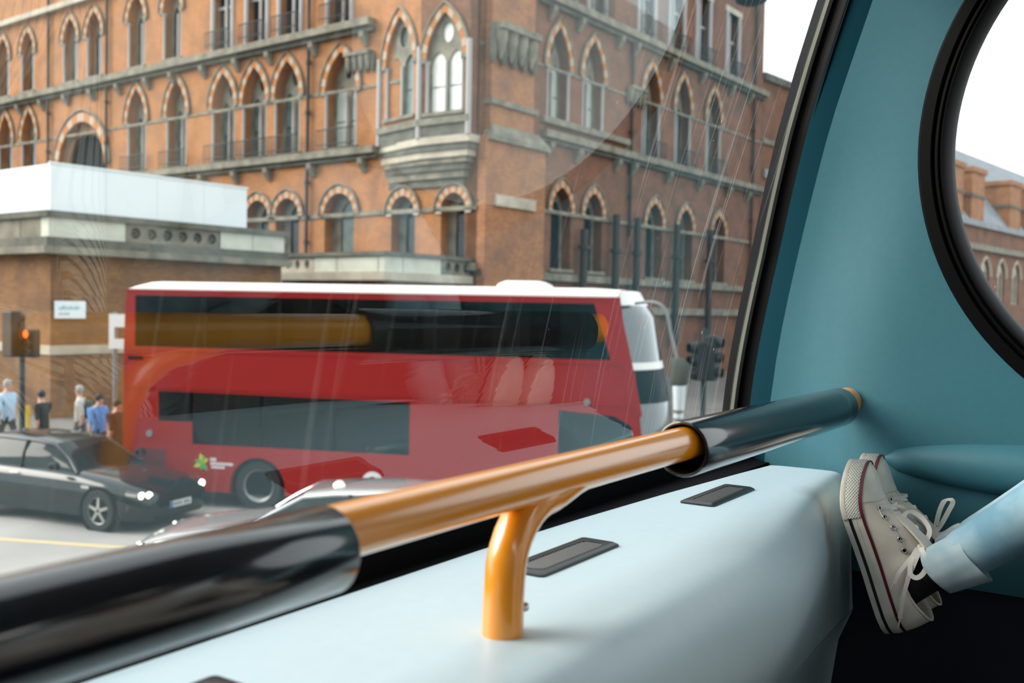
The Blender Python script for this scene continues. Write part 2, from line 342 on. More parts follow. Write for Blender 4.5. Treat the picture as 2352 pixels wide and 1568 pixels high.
# pillar between the windscreen and the side wall
def ex(z): return interp([(-0.45, 1.790), (-0.3, 1.778), (-0.14, 1.760), (0.1, 1.740), (0.32, 1.715), (0.55, 1.702), (0.8, 1.70)], z)
def ey(z): return gy(z)-interp([(-0.3, 0.100), (-0.14, 0.097), (0.32, 0.080), (0.8, 0.082)], z)
zp = [-0.42+(1.08)*i/40 for i in range(41)]
b = MB(); b.loft([[(gx(z)-0.014, gy(z)-0.036, z), (gx(z)*0.65+ex(z)*0.35-0.006, gy(z)*0.65+ey(z)*0.35-0.012, z), (gx(z)*0.3+ex(z)*0.7-0.004, gy(z)*0.3+ey(z)*0.7-0.006, z), (ex(z), ey(z), z), (ex(z)+0.012, ey(z)-0.002, z), (1.9, gy(z)-0.05, z), (1.9, gy(z)-0.02, z)] for z in zp]); p1 = inside(b.obj('trim_1', M['teal_dark'], None, 40)); tag(p1, 'dark teal pillar trim beside the windscreen', 'trim', kind='structure')
# right wall: teal panel with the round window opening
WC, WZ, WR = -0.128, 0.262, 0.468
def wall_x(y, z):                                # wall surface, curving into the pillar at the front
    return 1.70+(ex(z)-1.70)*sstep(-0.20, 0.0, y-ey(z))
b = MB(); N = 96; rings = []
def ray_to_edge(a):
    cy, cz = math.cos(a), math.sin(a); best = 9
    zt, zb, yb = 0.66, -0.43, -0.86
    if cy > 1e-6:                                # front edge follows the pillar
        lo, hi = 0.0, 2.0
        for _ in range(40):
            md = (lo+hi)/2
            if WC+md*cy < ey(WZ+md*cz): lo = md
            else: hi = md
        best = min(best, lo)
    if cz > 1e-6: best = min(best, (zt-WZ)/cz)
    if cz < -1e-6: best = min(best, (zb-WZ)/cz)
    if cy < -1e-6: best = min(best, (yb-WC)/cy)
    return best
for q in [0, 0.15, 0.3, 0.45, 0.6, 0.75, 0.87, 1.0]:
    ring = []
    for k in range(N):
        a = 2*PI*k/N; R_ = ray_to_edge(a); r_ = WR-0.015+(R_-WR+0.015)*q; y_, z_ = WC+r_*math.cos(a), WZ+r_*math.sin(a)
        ring.append((wall_x(y_, z_), y_, z_))
    rings.append(ring)
rings = [[(x+0.06, y, z) for x, y, z in rings[0]]]+rings+[[(x+0.06, y, z) for x, y, z in rings[-1]]]
b.loft(rings, True, False)
wr = inside(b.obj('wall_right', M['teal'], None, 35)); tag(wr, 'teal side wall panel around the round window', 'wall', kind='structure')
# lower wall: footwell shade painted in as dark navy, moulded armrest
b = MB(); b.box((1.705, -8.0, -1.3), (1.76, 0.70, -0.432)); tag(inside(b.obj('wall_lower', M['navy'])), 'lower side wall below the round window, its shade painted dark navy', 'wall', kind='structure')
b = MB(); rings = []
for i in range(33):
    q = i/32; y = 0.385-0.9*q; e = math.sqrt(max(0.0, 1-abs(2*min(q*1.0, 0.5)-1)**2.6)) if q < 0.5 else 1.0
    ring = []
    for k in range(20):
        a = 2*PI*k/20; ring.append((1.705-0.045*e*max(0, math.cos(a)) if math.cos(a) > 0 else 1.715, y, -0.237+0.047*e*math.sin(a)))
    rings.append(ring)
b.loft(rings); arm = b.obj('moulded_armrest', M['teal'], wr, 50)
# round window: rubber ring with grooves, pane
prof = [(WR, 0.02), (WR, -0.004), (WR-0.004, -0.009), (WR-0.020, -0.011), (WR-0.0225, -0.008), (WR-0.0235, -0.004), (WR-0.0255, -0.004), (WR-0.0265, -0.009), (WR-0.030, -0.0095), (WR-0.033, -0.006), (WR-0.036, -0.0085), (WR-0.040, -0.004), (WR-0.048, 0.012), (WR-0.05, 0.03), (WR-0.046, 0.036)]
b = MB(); b.lathe([(r, h) for r, h in prof], 128, axis='x', closed=True)
b.v = [(1.70+x, WC+y, WZ+z) for x, y, z in b.v]
w2 = inside(b.obj('window_2', M['black'], None, 30)); tag(w2, 'round side window with a thick black rubber ring', 'window', kind='structure')
b = MB()
for xx, mi in ((1.726, 0), (1.732, 1)):
    b.add([(xx, WC, WZ)]+[(xx, WC+(WR-0.045)*math.cos(2*PI*k/96), WZ+(WR-0.045)*math.sin(2*PI*k/96)) for k in range(96)], [(0, 1+(k+1) % 96, 1+k) for k in range(96)], mi)
b.obj('window_pane', [M['glass_round'], M['glass_clear']], w2, recalc=False)
b = MB(); b.lathe([(WR-0.0445, 0.022), (WR-0.0475, 0.022), (WR-0.0475, 0.026), (WR-0.0445, 0.026)], 128, axis='x', closed=True)
b.v = [(1.70+x, WC+y, WZ+z) for x, y, z in b.v]; b.obj('window_bead', M['bead'], w2, 30)
# rest of the cabin, behind the camera: side wall aft, left wall with window, ceiling, floor, rear wall
aft = [[(a, -0.14), (c, -0.14), (c, 0.5), (a, 0.5)] for a, c in ((-2.3, -0.98), (-3.75, -2.42), (-5.2, -3.87), (-6.65, -5.32), (-7.9, -6.77))]
b = MB(); b.prism([(-8.0, -0.43), (-0.86, -0.43), (-0.86, 0.66), (-8.0, 0.66)], aft, 0, 0.05)
b.v = [(1.70+y, x, z) for x, y, z in b.v]; tag(inside(b.obj('wall_right_aft', M['teal'])), 'teal side wall with a row of windows behind the round window', 'wall', kind='structure')
b = MB(); b.prism([(-8.0, -1.3), (0.70, -1.3), (0.69, -0.2), (0.64, 0.05), (0.45, 0.66), (-8.0, 0.66)], aft+[[(-0.82, -0.14), (0.30, -0.14), (0.26, 0.5), (-0.82, 0.5)]], 0, 0.05)
b.v = [(TL-y, x, z) for x, y, z in b.v]; tag(inside(b.obj('wall_left', M['teal'])), 'teal left side wall with a row of windows', 'wall', kind='structure')
b = MB(); b.box((TL-0.05, -8.0, 0.66), (1.95, 0.47, 0.72)); tag(inside(b.obj('ceiling', M['ceil'])), 'low cream ceiling of the upper deck', 'ceiling', kind='structure')
for xx in (-0.35, 1.35):
    b = MB(); b.box((xx-0.06, -7.6, 0.640), (xx+0.06, -0.9, 0.659)); b.obj('added_fill_strip', M['saloon'], bpy.data.objects['ceiling'])  # added out of view as fill, brightens the dashboard face
b = MB(); b.box((TL-0.05, -8.0, -1.36), (1.8, 0.70, -1.30)); tag(inside(b.obj('floor', M['deck'])), 'dark floor of the upper deck', 'floor', kind='structure')
b = MB(); b.prism([(TL-0.05, -1.36), (1.8, -1.36), (1.8, 0.72), (TL-0.05, 0.72)], [[(-0.4, -0.2), (1.4, -0.2), (1.4, 0.45), (-0.4, 0.45)]], -8.06, -8.0); tag(inside(b.obj('wall_back', M['deck'])), 'dark rear wall of the upper deck with its window', 'wall', kind='structure')
b = MB(); b.box((TL-0.05, 0.70, -1.36), (1.95, 0.76, -0.285)); tag(inside(b.obj('wall_front', M['blackmat'])), 'front panel under the windscreen', 'wall', kind='structure')

# ---- dashboard
dash = inside(empty('dashboard')); tag(dash, 'pale blue moulded dashboard under the windscreen', 'dashboard')
def front_y(t): return interp([(-1, 0.63), (0.9, 0.624), (1.1, 0.617), (1.34, 0.603), (1.58, 0.583), (1.71, 0.570)], t)
def lip(t): return 0.108*sstep(1.02, 1.71, t)
DP = [(0.60, -0.2665), (0.50, -0.266), (0.43, -0.266), (0.395, -0.2665), (0.378, -0.2685), (0.366, -0.273), (0.357, -0.280), (0.349, -0.290), (0.341, -0.305), (0.333, -0.327), (0.330, -0.355), (0.347, -0.40), (0.372, -0.45), (0.396, -0.494)]
DL = [(0.3985, -0.4965), (0.42, -0.55), (0.44, -0.70), (0.46, -0.95), (0.48, -1.25)]
ts = [TL+0.01+(1.700-TL-0.01)*i/70 for i in range(71)]
b = MB(); rings = []
for t in ts:
    dz = 0.004*sstep(1.2, 1.7, t)*0
    r_ = [(t, front_y(t), -0.30), (t, front_y(t), -0.272), (t, front_y(t)-0.004, -0.2675)]
    kk = 1-0.55*sstep(1.1, 1.70, t)
    for y, z in DP:
        if y < 0.45 and z < -0.35: y = y+lip(t)*(1-0.8*max(0, min(1, (y-0.320)/0.078)))
        elif y < 0.45: y, z = 0.320+lip(t)+(y-0.320)*(kk if z > -0.42 else 1), (-0.266+(z+0.266)*(kk if z > -0.36 else 1) if z > -0.39 else z)
        else: y = min(y, front_y(t)-0.02)
        r_.append((t, y, z))
    r_.append((t, 0.48, -0.494)); rings.append(r_)
b.loft(rings, True, True); b.obj('dashboard_top', M['dash'], dash, 40)
b = MB(); b.loft([[(t, y+lip(t)*0.2, z) for y, z in DL]+[(t, 0.60, -1.25), (t, 0.60, -0.497)] for t in ts]); b.obj('dashboard_front_panel', M['dash'], dash, 40)
def vent(x0):
    L_, W_ = 0.168, 0.050; y0 = 0.528
    def rr(l, wd, r, sk=0.0):
        pts = []
        for cx, cy, a in ((l/2-r, wd/2-r, 0), (-l/2+r, wd/2-r, PI/2), (-l/2+r, -wd/2+r, PI), (l/2-r, -wd/2+r, 1.5*PI)):
            pts += [(cx+r*math.cos(a+PI/2*i/6), cy+r*math.sin(a+PI/2*i/6)) for i in range(7)]
        return pts
    o = empty('air_vent', (x0+L_/2, y0, -0.2665), 0, dash)
    A, B_, C_ = rr(L_, W_, 0.006), rr(L_-0.008, W_-0.008, 0.005), rr(L_-0.030, W_-0.022, 0.011)
    fm = MB(); fm.loft([[(x, y, -0.002) for x, y in A], [(x, y, 0.0025) for x, y in A], [(x, y, 0.0048) for x, y in B_], [(x, y, 0.0040) for x, y in C_], [(x, y, -0.001) for x, y in C_]], True, False)
    fm.obj('vent_frame', M['vent'], o, 40)
    bk = MB(); bk.box((-L_/2+0.012, -W_/2+0.009, -0.002), (L_/2-0.012, W_/2-0.009, 0.0006)); bk.obj('vent_backing', M['blackmat'], o)
    sm = MB(); sm.add([(-0.0012, -W_/2+0.011, 0.0008), (0.0012, -W_/2+0.011, 0.0008), (0.0022, -W_/2+0.011, 0.0036), (0.0008, -W_/2+0.011, 0.0036), (-0.0012, W_/2-0.011, 0.0008), (0.0012, W_/2-0.011, 0.0008), (0.0022, W_/2-0.011, 0.0036), (0.0008, W_/2-0.011, 0.0036)],
           [(0,1,2,3),(7,6,5,4),(0,4,5,1),(1,5,6,2),(2,6,7,3),(3,7,4,0)])
    me = sm.mesh('vent_slat', M['vent'])
    for i in range(26): put('vent_slat', me, o, (-L_/2+0.019+(L_-0.038)*i/25, 0, 0))
for x0 in (0.302, 0.832, 1.275): vent(x0)

# ---- handrail
rail = inside(empty('handrail')); tag(rail, 'orange handrail with black foam sleeves along the dashboard', 'handrail')
RY, RZ = 0.44, -0.147
b = MB(); b.tube([(TL+0.02, RY, RZ), (0.0, RY, RZ), (0.7, RY, RZ), (1.1, RY, RZ), (1.69, RY, RZ)], 0.0185, 32); b.obj('rail', M['orange'], rail, 50)
def sleeve(x0, x1, r, dz=0.0, dy=0.0):
    b = MB(); n = 40
    pr = [(x0+0.05, 0.0190), (x0+0.045, r-0.0045), (x0+0.0015, r-0.004), (x0, r-0.0022), (x0+0.0008, r-0.0006), (x0+0.004, r)]+[(x0+(x1-x0)*q, r*(1+0.006*math.sin(9*q))) for q in (0.1, 0.2, 0.3, 0.4, 0.5, 0.6, 0.7, 0.8, 0.9)]+[(x1-0.004, r), (x1, r-0.003), (x1-0.003, 0.019)]
    b.loft([[(x, RY+dy+rr*math.cos(2*PI*k/n), RZ+dz+rr*math.sin(2*PI*k/n)) for k in range(n)] for x, rr in pr], True, False)
    return b.obj('foam_sleeve', M['gloss_black'], rail, 40)
sleeve(TL+0.03, 0.466, 0.0282, -0.0092)
sl2 = sleeve(1.018, 1.655, 0.0315, -0.006, 0.0)
b = MB(); n = 24
b.loft([[(x, RY+r*math.cos(2*PI*k/n), RZ+r*math.sin(2*PI*k/n)) for k in range(n)] for x, r in ((1.656, 0.0185), (1.664, 0.0205), (1.692, 0.0225), (1.701, 0.0235))]); fl = b.obj('wall_flange', M['orange'], rail, 40)
# bent post
pts = [(0.80, RY, RZ-0.004), (0.775, RY, RZ-0.006), (0.745, RY, RZ-0.012)]
for i in range(9):
    a = PI/2*i/8; pts.append((0.738-0.066*math.sin(a), RY+0.002, RZ-0.0145-0.060*(1-math.cos(a))))
pts += [(0.6705, RY+0.002, -0.235), (0.6700, RY+0.002, -0.268)]
b = MB(); b.tube(pts, [0.014, 0.0155, 0.0165]+[0.0168]*9+[0.0170, 0.0172], 28); post = b.obj('post', M['orange'], rail, 50)
b = MB(); b.lathe([(0.0, 0.004), (0.003, 0.0035), (0.0042, 0.001), (0.0042, -0.002)], 16)
bo = b.obj('bolt', M['steel'], post, 40); bo.location = (0.682, RY-0.0105, -0.2445); bo.rotation_euler = Vector((0.73, -0.68, 0)).to_track_quat('Z', 'Y').to_euler()

# ================================================================== PERSON with feet on the dashboard
def skin_mesh(name, verts, edges, radii, root=0, sub=2):
    me = bpy.data.meshes.new(name); me.from_pydata(verts, edges, []); o = bpy.data.objects.new(name, me); COL.objects.link(o)
    o.modifiers.new('skin', 'SKIN'); sv = me.skin_vertices[0].data
    for i, r in enumerate(radii): sv[i].radius = r if isinstance(r, tuple) else (r, r); sv[i].use_root = (i == root)
    s_ = o.modifiers.new('sub', 'SUBSURF'); s_.levels = sub; s_.render_levels = sub
    dg = bpy.context.evaluated_depsgraph_get(); m2 = bpy.data.meshes.new_from_object(o.evaluated_get(dg)); m2.name = name
    bpy.data.objects.remove(o); m2.shade_smooth(); return m2
pers = inside(empty('person')); tag(pers, 'person in rolled pale blue jeans and white canvas sneakers, feet up on dashboard', 'person')
NX, FX = 1.535, 1.640                            # centre lines of the near and far shoe
V = []; E_ = []; Rr = []
def jv(p, r, pre=None):
    V.append(p); Rr.append(r)
    if pre is not None: E_.append((pre, len(V)-1))
    return len(V)-1
pel = jv((1.36, -0.52, -0.66), 0.13)
for sx, ax in ((-1, NX-0.010), (1, FX-0.010)):
    h = jv((1.36+sx*0.085, -0.44, -0.62), 0.088, pel); k1 = jv((1.40+sx*0.07, -0.22, -0.40), 0.072, h)
    kn = jv((1.47+sx*0.05, -0.035, -0.145), 0.055, k1); cf = jv((ax-0.015, 0.09, -0.228), 0.0475, kn); sh = jv((ax, 0.185, -0.306), 0.0400, cf); jv((ax, 0.245, -0.352), 0.0350, sh)
wa = jv((1.36, -0.60, -0.45), 0.125, pel); ch = jv((1.36, -0.64, -0.20), 0.135, wa); ne = jv((1.36, -0.64, 0.0), 0.055, ch); hd = jv((1.36, -0.60, 0.10), 0.078, ne); jv((1.36, -0.60, 0.20), 0.070, hd)
for sx in (-1, 1):
    s0 = jv((1.36+sx*0.16, -0.62, -0.09), 0.055, ch); el = jv((1.36+sx*0.20, -0.56, -0.36), 0.042, s0); wri = jv((1.36+sx*0.10, -0.36, -0.40), 0.030, el); jv((1.36+sx*0.06, -0.29, -0.40), 0.028, wri)
body = skin_mesh('body', V, E_, Rr)
for x in ('denim', 'canvas', 'skin', 'sock'): body.materials.append(M[x])
for p_ in body.polygons:
    c = p_.center
    p_.material_index = 2 if (c.z > -0.04 and c.y < -0.4) else (1 if (c.y < -0.28 and c.z > -0.52 and not (c.y > -0.36 and c.z < -0.43)) and c.y < -0.30 else 0)
put('body', body, pers)
b = MB(); b.lathe([(0.0, 0.102), (0.05, 0.09), (0.085, 0.045), (0.092, -0.01), (0.088, -0.07), (0.06, -0.11)], 24); hr = b.obj('hair', M['hair_d'], pers, 60); hr.location = (1.36, -0.625, 0.165)
# head features on the far side of the frame
b = MB(); b.tube([(1.36, -0.535, 0.165), (1.36, -0.515, 0.14), (1.36, -0.53, 0.128)], [0.006, 0.012, 0.009], 10); b.obj('nose', M['skin'], pers, 60)
for sx in (-1, 1):
    b = MB(); b.lathe([(0.0, 0.008), (0.007, 0.005), (0.009, 0.0), (0.0, -0.006)], 12, axis='y'); e_ = b.obj('eye', M['ink'], pers, 60); e_.location = (1.36+sx*0.03, -0.530, 0.165)

def make_cuff(ax, nx):
    d = Vector((0, 0.86, -0.51)).normalized(); a = Vector((1, 0, 0)); c = d.cross(a).normalized(); n = 48
    o = Vector((ax, 0.262, -0.367)); rings = []
    for q, r in ((-0.004, 0.0300), (0.0005, 0.0335), (-0.001, 0.0345), (-0.006, 0.0350), (-0.03, 0.0362), (-0.054, 0.0385), (-0.059, 0.0392), (-0.0615, 0.0385), (-0.0605, 0.0365), (-0.054, 0.0345)):
        ring = []
        for k in range(n):
            an = 2*PI*k/n; rr = r*(1+0.03*math.sin(3*an+1.2)+0.016*math.sin(5*an+q*60)+0.008*math.sin(11*an+q*30)); p = o+d*q+a*rr*math.cos(an)+c*rr*math.sin(an)+d*(0.005*math.sin(2*an+0.5)); ring.append(p)
        rings.append(ring)
    b = MB(); b.loft(rings, True, False); b.obj('trouser_cuff', M['denim_in'], pers, 50)
    b = MB(); b.tube([(nx, 0.322, -0.428), (nx, 0.300, -0.402), (nx, 0.278, -0.380), (ax, 0.248, -0.356), (ax, 0.22, -0.335)], [0.019, 0.0225, 0.025, 0.027, 0.028], 24); b.obj('sock', M['sock'], pers, 60)
make_cuff(NX-0.010, NX); make_cuff(FX-0.010, FX)

# ---- sneakers (built lying: x heel to toe, y to the wearer's left, z up)
SL = 0.262
HW = [(0.0, 0.0), (0.002, 0.010), (0.006, 0.017), (0.014, 0.0245), (0.03, 0.0305), (0.06, 0.0315), (0.10, 0.0305), (0.135, 0.0335), (0.17, 0.0395), (0.195, 0.0420), (0.215, 0.0408), (0.235, 0.0350), (0.248, 0.0265), (0.256, 0.0170), (0.260, 0.0095), (0.262, 0.0)]
def hw(x): return interp(HW, x)
xs = [0.0, 0.001, 0.0025, 0.005, 0.009, 0.014, 0.02, 0.03, 0.045, 0.06, 0.075, 0.09, 0.10, 0.11, 0.12, 0.135, 0.15, 0.165, 0.18, 0.195, 0.205, 0.215, 0.225, 0.235, 0.242, 0.248, 0.253, 0.257, 0.2598, 0.2613, 0.262]
loop = [(x, hw(x)) for x in xs]+[(x, -hw(x)) for x in reversed(xs[1:-1])]     # left side heel to toe, then back
def off(p, o):
    x, y = p; cx, cy = 0.13, 0.0
    i = loop.index(p); a, c = loop[i-1], loop[(i+1) % len(loop)]
    dx, dy = c[0]-a[0], c[1]-a[1]; L_ = math.hypot(dx, dy) or 1
    return (x-dy/L_*o, y+dx/L_*o)
def rocker(x): return 0.006*max(0, (x-0.19)/0.072)**2
TOPH = [(0.10, 0.098), (0.118, 0.099), (0.14, 0.089), (0.17, 0.071), (0.20, 0.057), (0.225, 0.050), (0.245, 0.0455), (0.256, 0.0415), (0.262, 0.036)]
COLH = [(0.0, 0.070), (0.015, 0.066), (0.04, 0.057), (0.06, 0.055), (0.08, 0.062), (0.095, 0.074), (0.105, 0.086)]
def column(p, v, grow=0.0):
    """point on the upper: p on the sole outline, v 0 at the sole .. 1 at the top line or collar"""
    x, y = p
    if x < 0.106:
        q = (max(0.010, x*0.9+0.010), y*0.82 if abs(y) > 1e-6 else 0.0, interp(COLH, x)); e = v
        s_ = math.sin(PI/2*v)**0.9
        return (x+(q[0]-x)*v**1.6, y+(q[1]-y)*v**1.8, 0.028+(q[2]-0.028)*v+grow*0.5)
    q = (x-0.004*(x > 0.24), 0.0, interp(TOPH, x)); c_ = 1-math.cos(PI/2*v)
    bl_ = sstep(0.106, 0.15, x)
    h = math.sin(PI/2*v)*(bl_)+(v**1.0)*(1-bl_)
    f_ = c_*bl_+(v**2.2)*(1-bl_)
    return (x+(q[0]-x)*f_, y*(1-f_)*(1+grow*8), 0.028+(q[2]-0.028)*h+grow)
def side_pt(x, v, sgn, grow=0.0): return Vector(column((x, sgn*hw(x)), v, grow))
def side_n(x, v, sgn):
    a = side_pt(x+0.002, v, sgn)-side_pt(x-0.002, v, sgn); c = side_pt(x, min(1, v+0.02), sgn)-side_pt(x, v-0.02, sgn)
    n_ = a.cross(c)*sgn; n_.normalize(); return n_ if n_.z > 0 or n_.y*sgn > 0 else -n_
Mdia = bpy.data.materials.new('textured_toe_rubber'); Mdia.use_nodes = True
n_, l_ = nt(Mdia); bb = n_['Principled BSDF']; bb.inputs['Roughness'].default_value = 0.6
tc = n_.new('ShaderNodeTexCoord'); uvs = n_.new('ShaderNodeSeparateXYZ'); l_.new(tc.outputs['UV'], uvs.inputs[0])
def wave(a, s1, s2):
    m1 = n_.new('ShaderNodeMath'); m1.operation = 'MULTIPLY'; m1.inputs[1].default_value = s1; l_.new(uvs.outputs[0], m1.inputs[0])
    m2 = n_.new('ShaderNodeMath'); m2.operation = 'MULTIPLY_ADD'; m2.inputs[1].default_value = s2; l_.new(uvs.outputs[1], m2.inputs[0]); l_.new(m1.outputs[0], m2.inputs[2])
    s_ = n_.new('ShaderNodeMath'); s_.operation = 'PINGPONG'; s_.inputs[1].default_value = 1.0; l_.new(m2.outputs[0], s_.inputs[0]); return s_
wa_, wb_ = wave(0, 400, 480), wave(0, 400, -480)
mn = n_.new('ShaderNodeMath'); mn.operation = 'MINIMUM'; l_.new(wa_.outputs[0], mn.inputs[0]); l_.new(wb_.outputs[0], mn.inputs[1])
cr = n_.new('ShaderNodeValToRGB'); cr.color_ramp.elements[0].position = 0.18; cr.color_ramp.elements[1].position = 0.38
cr.color_ramp.elements[0].color = (0.80, 0.79, 0.73, 1); cr.color_ramp.elements[1].color = (0.40, 0.41, 0.38, 1); l_.new(mn.outputs[0], cr.inputs[0]); l_.new(cr.outputs[0], bb.inputs['Base Color'])
bp = n_.new('ShaderNodeBump'); bp.inputs['Strength'].default_value = 0.8; bp.inputs['Distance'].default_value = 0.001; bp.invert = True; l_.new(mn.outputs[0], bp.inputs['Height']); l_.new(bp.outputs[0], bb.inputs['Normal'])

def make_sneaker(bow):
    sh = empty('sneaker', (0, 0, 0), 0, pers)
    b = MB(); b.loft([[(*off(p, o), z+rocker(p[0])) for p in loop] for o, z in ((-0.004, 0.0), (0.0, 0.0015), (0.0012, 0.008), (0.0012, 0.027), (0.0002, 0.0315), (-0.004, 0.0325))]); b.obj('sole', M['rubber_w'], sh, 45)
    def band(z0, z1, o, x0, x1, name, m_):
        b = MB(); seq = [p for p in loop if x0 <= p[0] <= x1]
        if x0 <= 0 and x1 < SL:                                  # runs round the heel
            i = [k for k, p in enumerate(loop) if p[1] < 0 and p[0] <= x1]; seq = [loop[k] for k in i]+[p for p in loop if p[1] >= 0 and p[0] <= x1]
        elif x0 > 0: seq = [p for p in loop if p[0] >= x0]
        else: seq = loop+[loop[0]]
        b.loft([[(*off(p, o-0.0015), z0+rocker(p[0])), (*off(p, o), z0+rocker(p[0])), (*off(p, o), z1+rocker(p[0])), (*off(p, o-0.0015), z1+rocker(p[0]))] for p in seq])
        return b.obj(name, m_, sh, 30)
    band(0.0095, 0.0140, 0.0018, 0.0, 0.18, 'stripe', M['stripe_k'])
    band(0.0195, 0.0205, 0.0017, 0.0, 0.18, 'stripe', M['rubber_w'])
    band(0.0290, 0.0330, 0.0016, 0.0, 1.0, 'stripe', M['maroon'])
    # toe bumper: thick textured strip round the front
    seq = [p for p in loop if p[0] >= 0.178]; b = MB(); rows = [(0.0005, 0.003), (0.0026, 0.005), (0.0030, 0.009), (0.0030, 0.026), (0.0016, 0.0285)]
    b.loft([[(*off(p, o), z+rocker(p[0])) for o, z in rows] for p in seq], False, False)
    me = b.mesh('toe_bumper', Mdia, 40); uv = me.uv_layers.new(name='uv'); acc = [0.0]
    for p, q in zip(seq, seq[1:]): acc.append(acc[-1]+math.dist(p, q))
    for lp in me.loops: vi = lp.vertex_index; uv.data[lp.index].uv = (acc[vi//5], me.vertices[vi].co.z)
    put('toe_bumper', me, sh)
    b = MB(); b.loft([[(*off(p, o), z+rocker(p[0])) for o, z in ((0.0005, 0.0012), (0.0034, 0.0025), (0.0036, 0.0085), (0.0030, 0.0095))] for p in seq], False, False); b.obj('toe_guard', M['rubber_w'], sh, 40)
    # upper
    b = MB(); Mv = 14; n = len(loop); rings = [[column(p, v/Mv) for p in loop] for v in range(Mv+1)]
    fs = []
    b.loft(rings, True, False)
    inner = [[column(p, 1.0) for p in loop if True]]
    up = b.obj('upper', M['canvas'], sh, 60)
    so = up.modifiers.new('thick', 'SOLIDIFY'); so.thickness = 0.0022; so.offset = -1
    # toe cap
    b = MB(); seqs = [p for p in loop if p[0] >= 0.205]
    b.loft([[Vector(column(p, v/Mv))+Vector(side_n(min(p[0], 0.255), 0.05+0.9*v/Mv, 1 if p[1] >= 0 else -1))*0.0012 for p in seqs] for v in range(Mv+1)], False, False); b.obj('toe_cap', M['rubber_w'], sh, 60)
    # stitched edges of the eyelet facing, heel strip
    for sg in (1, -1):
        b = MB(); b.tube([side_pt(x, v, sg, 0.0004)+side_n(x, v, sg)*0.0006 for x, v in ((0.200, 0.72), (0.19, 0.50), (0.17, 0.44), (0.15, 0.46), (0.13, 0.52), (0.112, 0.62), (0.106, 0.80))], 0.0007, 6); b.obj('seam', M['canvas'], sh, 60)
    b = MB(); b.tube([Vector(column(p, 1.0)) for p in loop if p[0] < 0.106 and p[1] >= 0][::-1]+[Vector(column(p, 1.0)) for p in reversed(loop) if p[0] < 0.106 and p[1] < 0][::1], 0.0020, 8); b.obj('collar', M['canvas'], sh, 60)
    # tongue
    b = MB(); b.loft([[(x, y*wd, z-0.006*abs(y)) for y in (-1, -0.5, 0, 0.5, 1)]+[(x, y*wd, z-0.006*abs(y)-0.003) for y in (1, 0.5, 0, -0.5, -1)] for x, wd, z in ((0.175, 0.014, 0.073), (0.15, 0.017, 0.087), (0.125, 0.020, 0.100), (0.108, 0.022, 0.106), (0.098, 0.022, 0.109), (0.092, 0.018, 0.110))]); b.obj('tongue', M['canvas'], sh, 60)
    # eyelets and laces
    ex = [0.190, 0.171, 0.152, 0.134, 0.117]; ev = [0.56, 0.50, 0.48, 0.49, 0.54]; E2 = {}
    tor = MB(); n1, n2 = 18, 8
    tor.loft([[((0.0034+0.0011*math.cos(2*PI*j/n2))*math.cos(2*PI*i/n1), (0.0034+0.0011*math.cos(2*PI*j/n2))*math.sin(2*PI*i/n1), 0.0009*math.sin(2*PI*j/n2)) for j in range(n2)] for i in range(n1+1)], True, False)
    tme = tor.mesh('eyelet', M['steel'], 60); hole = MB(); hole.lathe([(0.0, 0.0004), (0.0030, 0.0004), (0.0030, 0.0)], 14); hme = hole.mesh('eyelet_hole', M['blackmat'])
    for x, v in zip(ex, ev):
        for sg in (1, -1):
            p = side_pt(x, v, sg); nn = side_n(x, v, sg); E2[(x, sg)] = (p, nn)
            for nm, me_ in (('eyelet', tme), ('eyelet_hole', hme)):
                o = put(nm, me_, sh); o.location = p+nn*0.0010; o.rotation_euler = nn.to_track_quat('Z', 'Y').to_euler()
    lac = MB()
    for i, x in enumerate(ex):
        (p, nn), (q, mm_) = E2[(x, 1)], E2[(x, -1)]
        if i+1 < len(ex):
            for sg in (1, -1):
                a, an = E2[(x, sg)]; c, cn = E2[(ex[i+1], -sg)]; mid = (a+c)/2; up_ = Vector((0.25, 0, 1))
                lac.ribbon([a+an*0.0012, a.lerp(mid, 0.45)+an*0.0035, Vector((mid.x, mid.y, interp(TOPH, mid.x)+0.0035+0.001*sg)), c.lerp(mid, 0.5)+cn*0.003, c-cn*0.001], 0.0062, 0.0008, 0, [an, an, up_, cn, cn])
    lac.ribbon([E2[(0.190, 1)][0]+E2[(0.190, 1)][1]*0.0015, Vector((0.190, 0.008, 0.0705)), Vector((0.190, 0, 0.072)), Vector((0.190, -0.008, 0.0705)), E2[(0.190, -1)][0]], 0.0062, 0.0008, 0, [Vector((0, 1, 1)), Vector((0, .4, 1)), Vector((0, 0, 1)), Vector((0, -.4, 1)), Vector((0, -1, 1))])
    lac.obj('laces', M['lace'], sh, 60)
    kx, kz = 0.114, 0.091
    kn = MB(); kn.tube([(kx+0.004, 0.018, kz-0.003), (kx+0.001, 0.014, kz+0.002), (kx-0.001, 0.009, kz+0.003), (kx-0.002, 0.005, kz+0.002)], [0.003, 0.0048, 0.0048, 0.003], 10); kn.obj('lace_knot', M['lace'], sh, 60)
    for path in bow['loops']:
        b = MB(); b.ribbon(path, 0.0068, 0.0008, 0, bow['n']); b.obj('lace_loop', M['lace'], sh, 60)
    for path in bow['ends']:
        b = MB(); b.ribbon(path, 0.0058, 0.0008, 0, bow['n']); b.obj('lace_end', M['lace'], sh, 60)
        d = (Vector(path[-1])-Vector(path[-2])).normalized(); p = Vector(path[-1]); b = MB(); b.tube([p-d*0.001, p+d*0.013], 0.0013, 8); b.obj('aglet', M['rubber_w'], sh, 60)
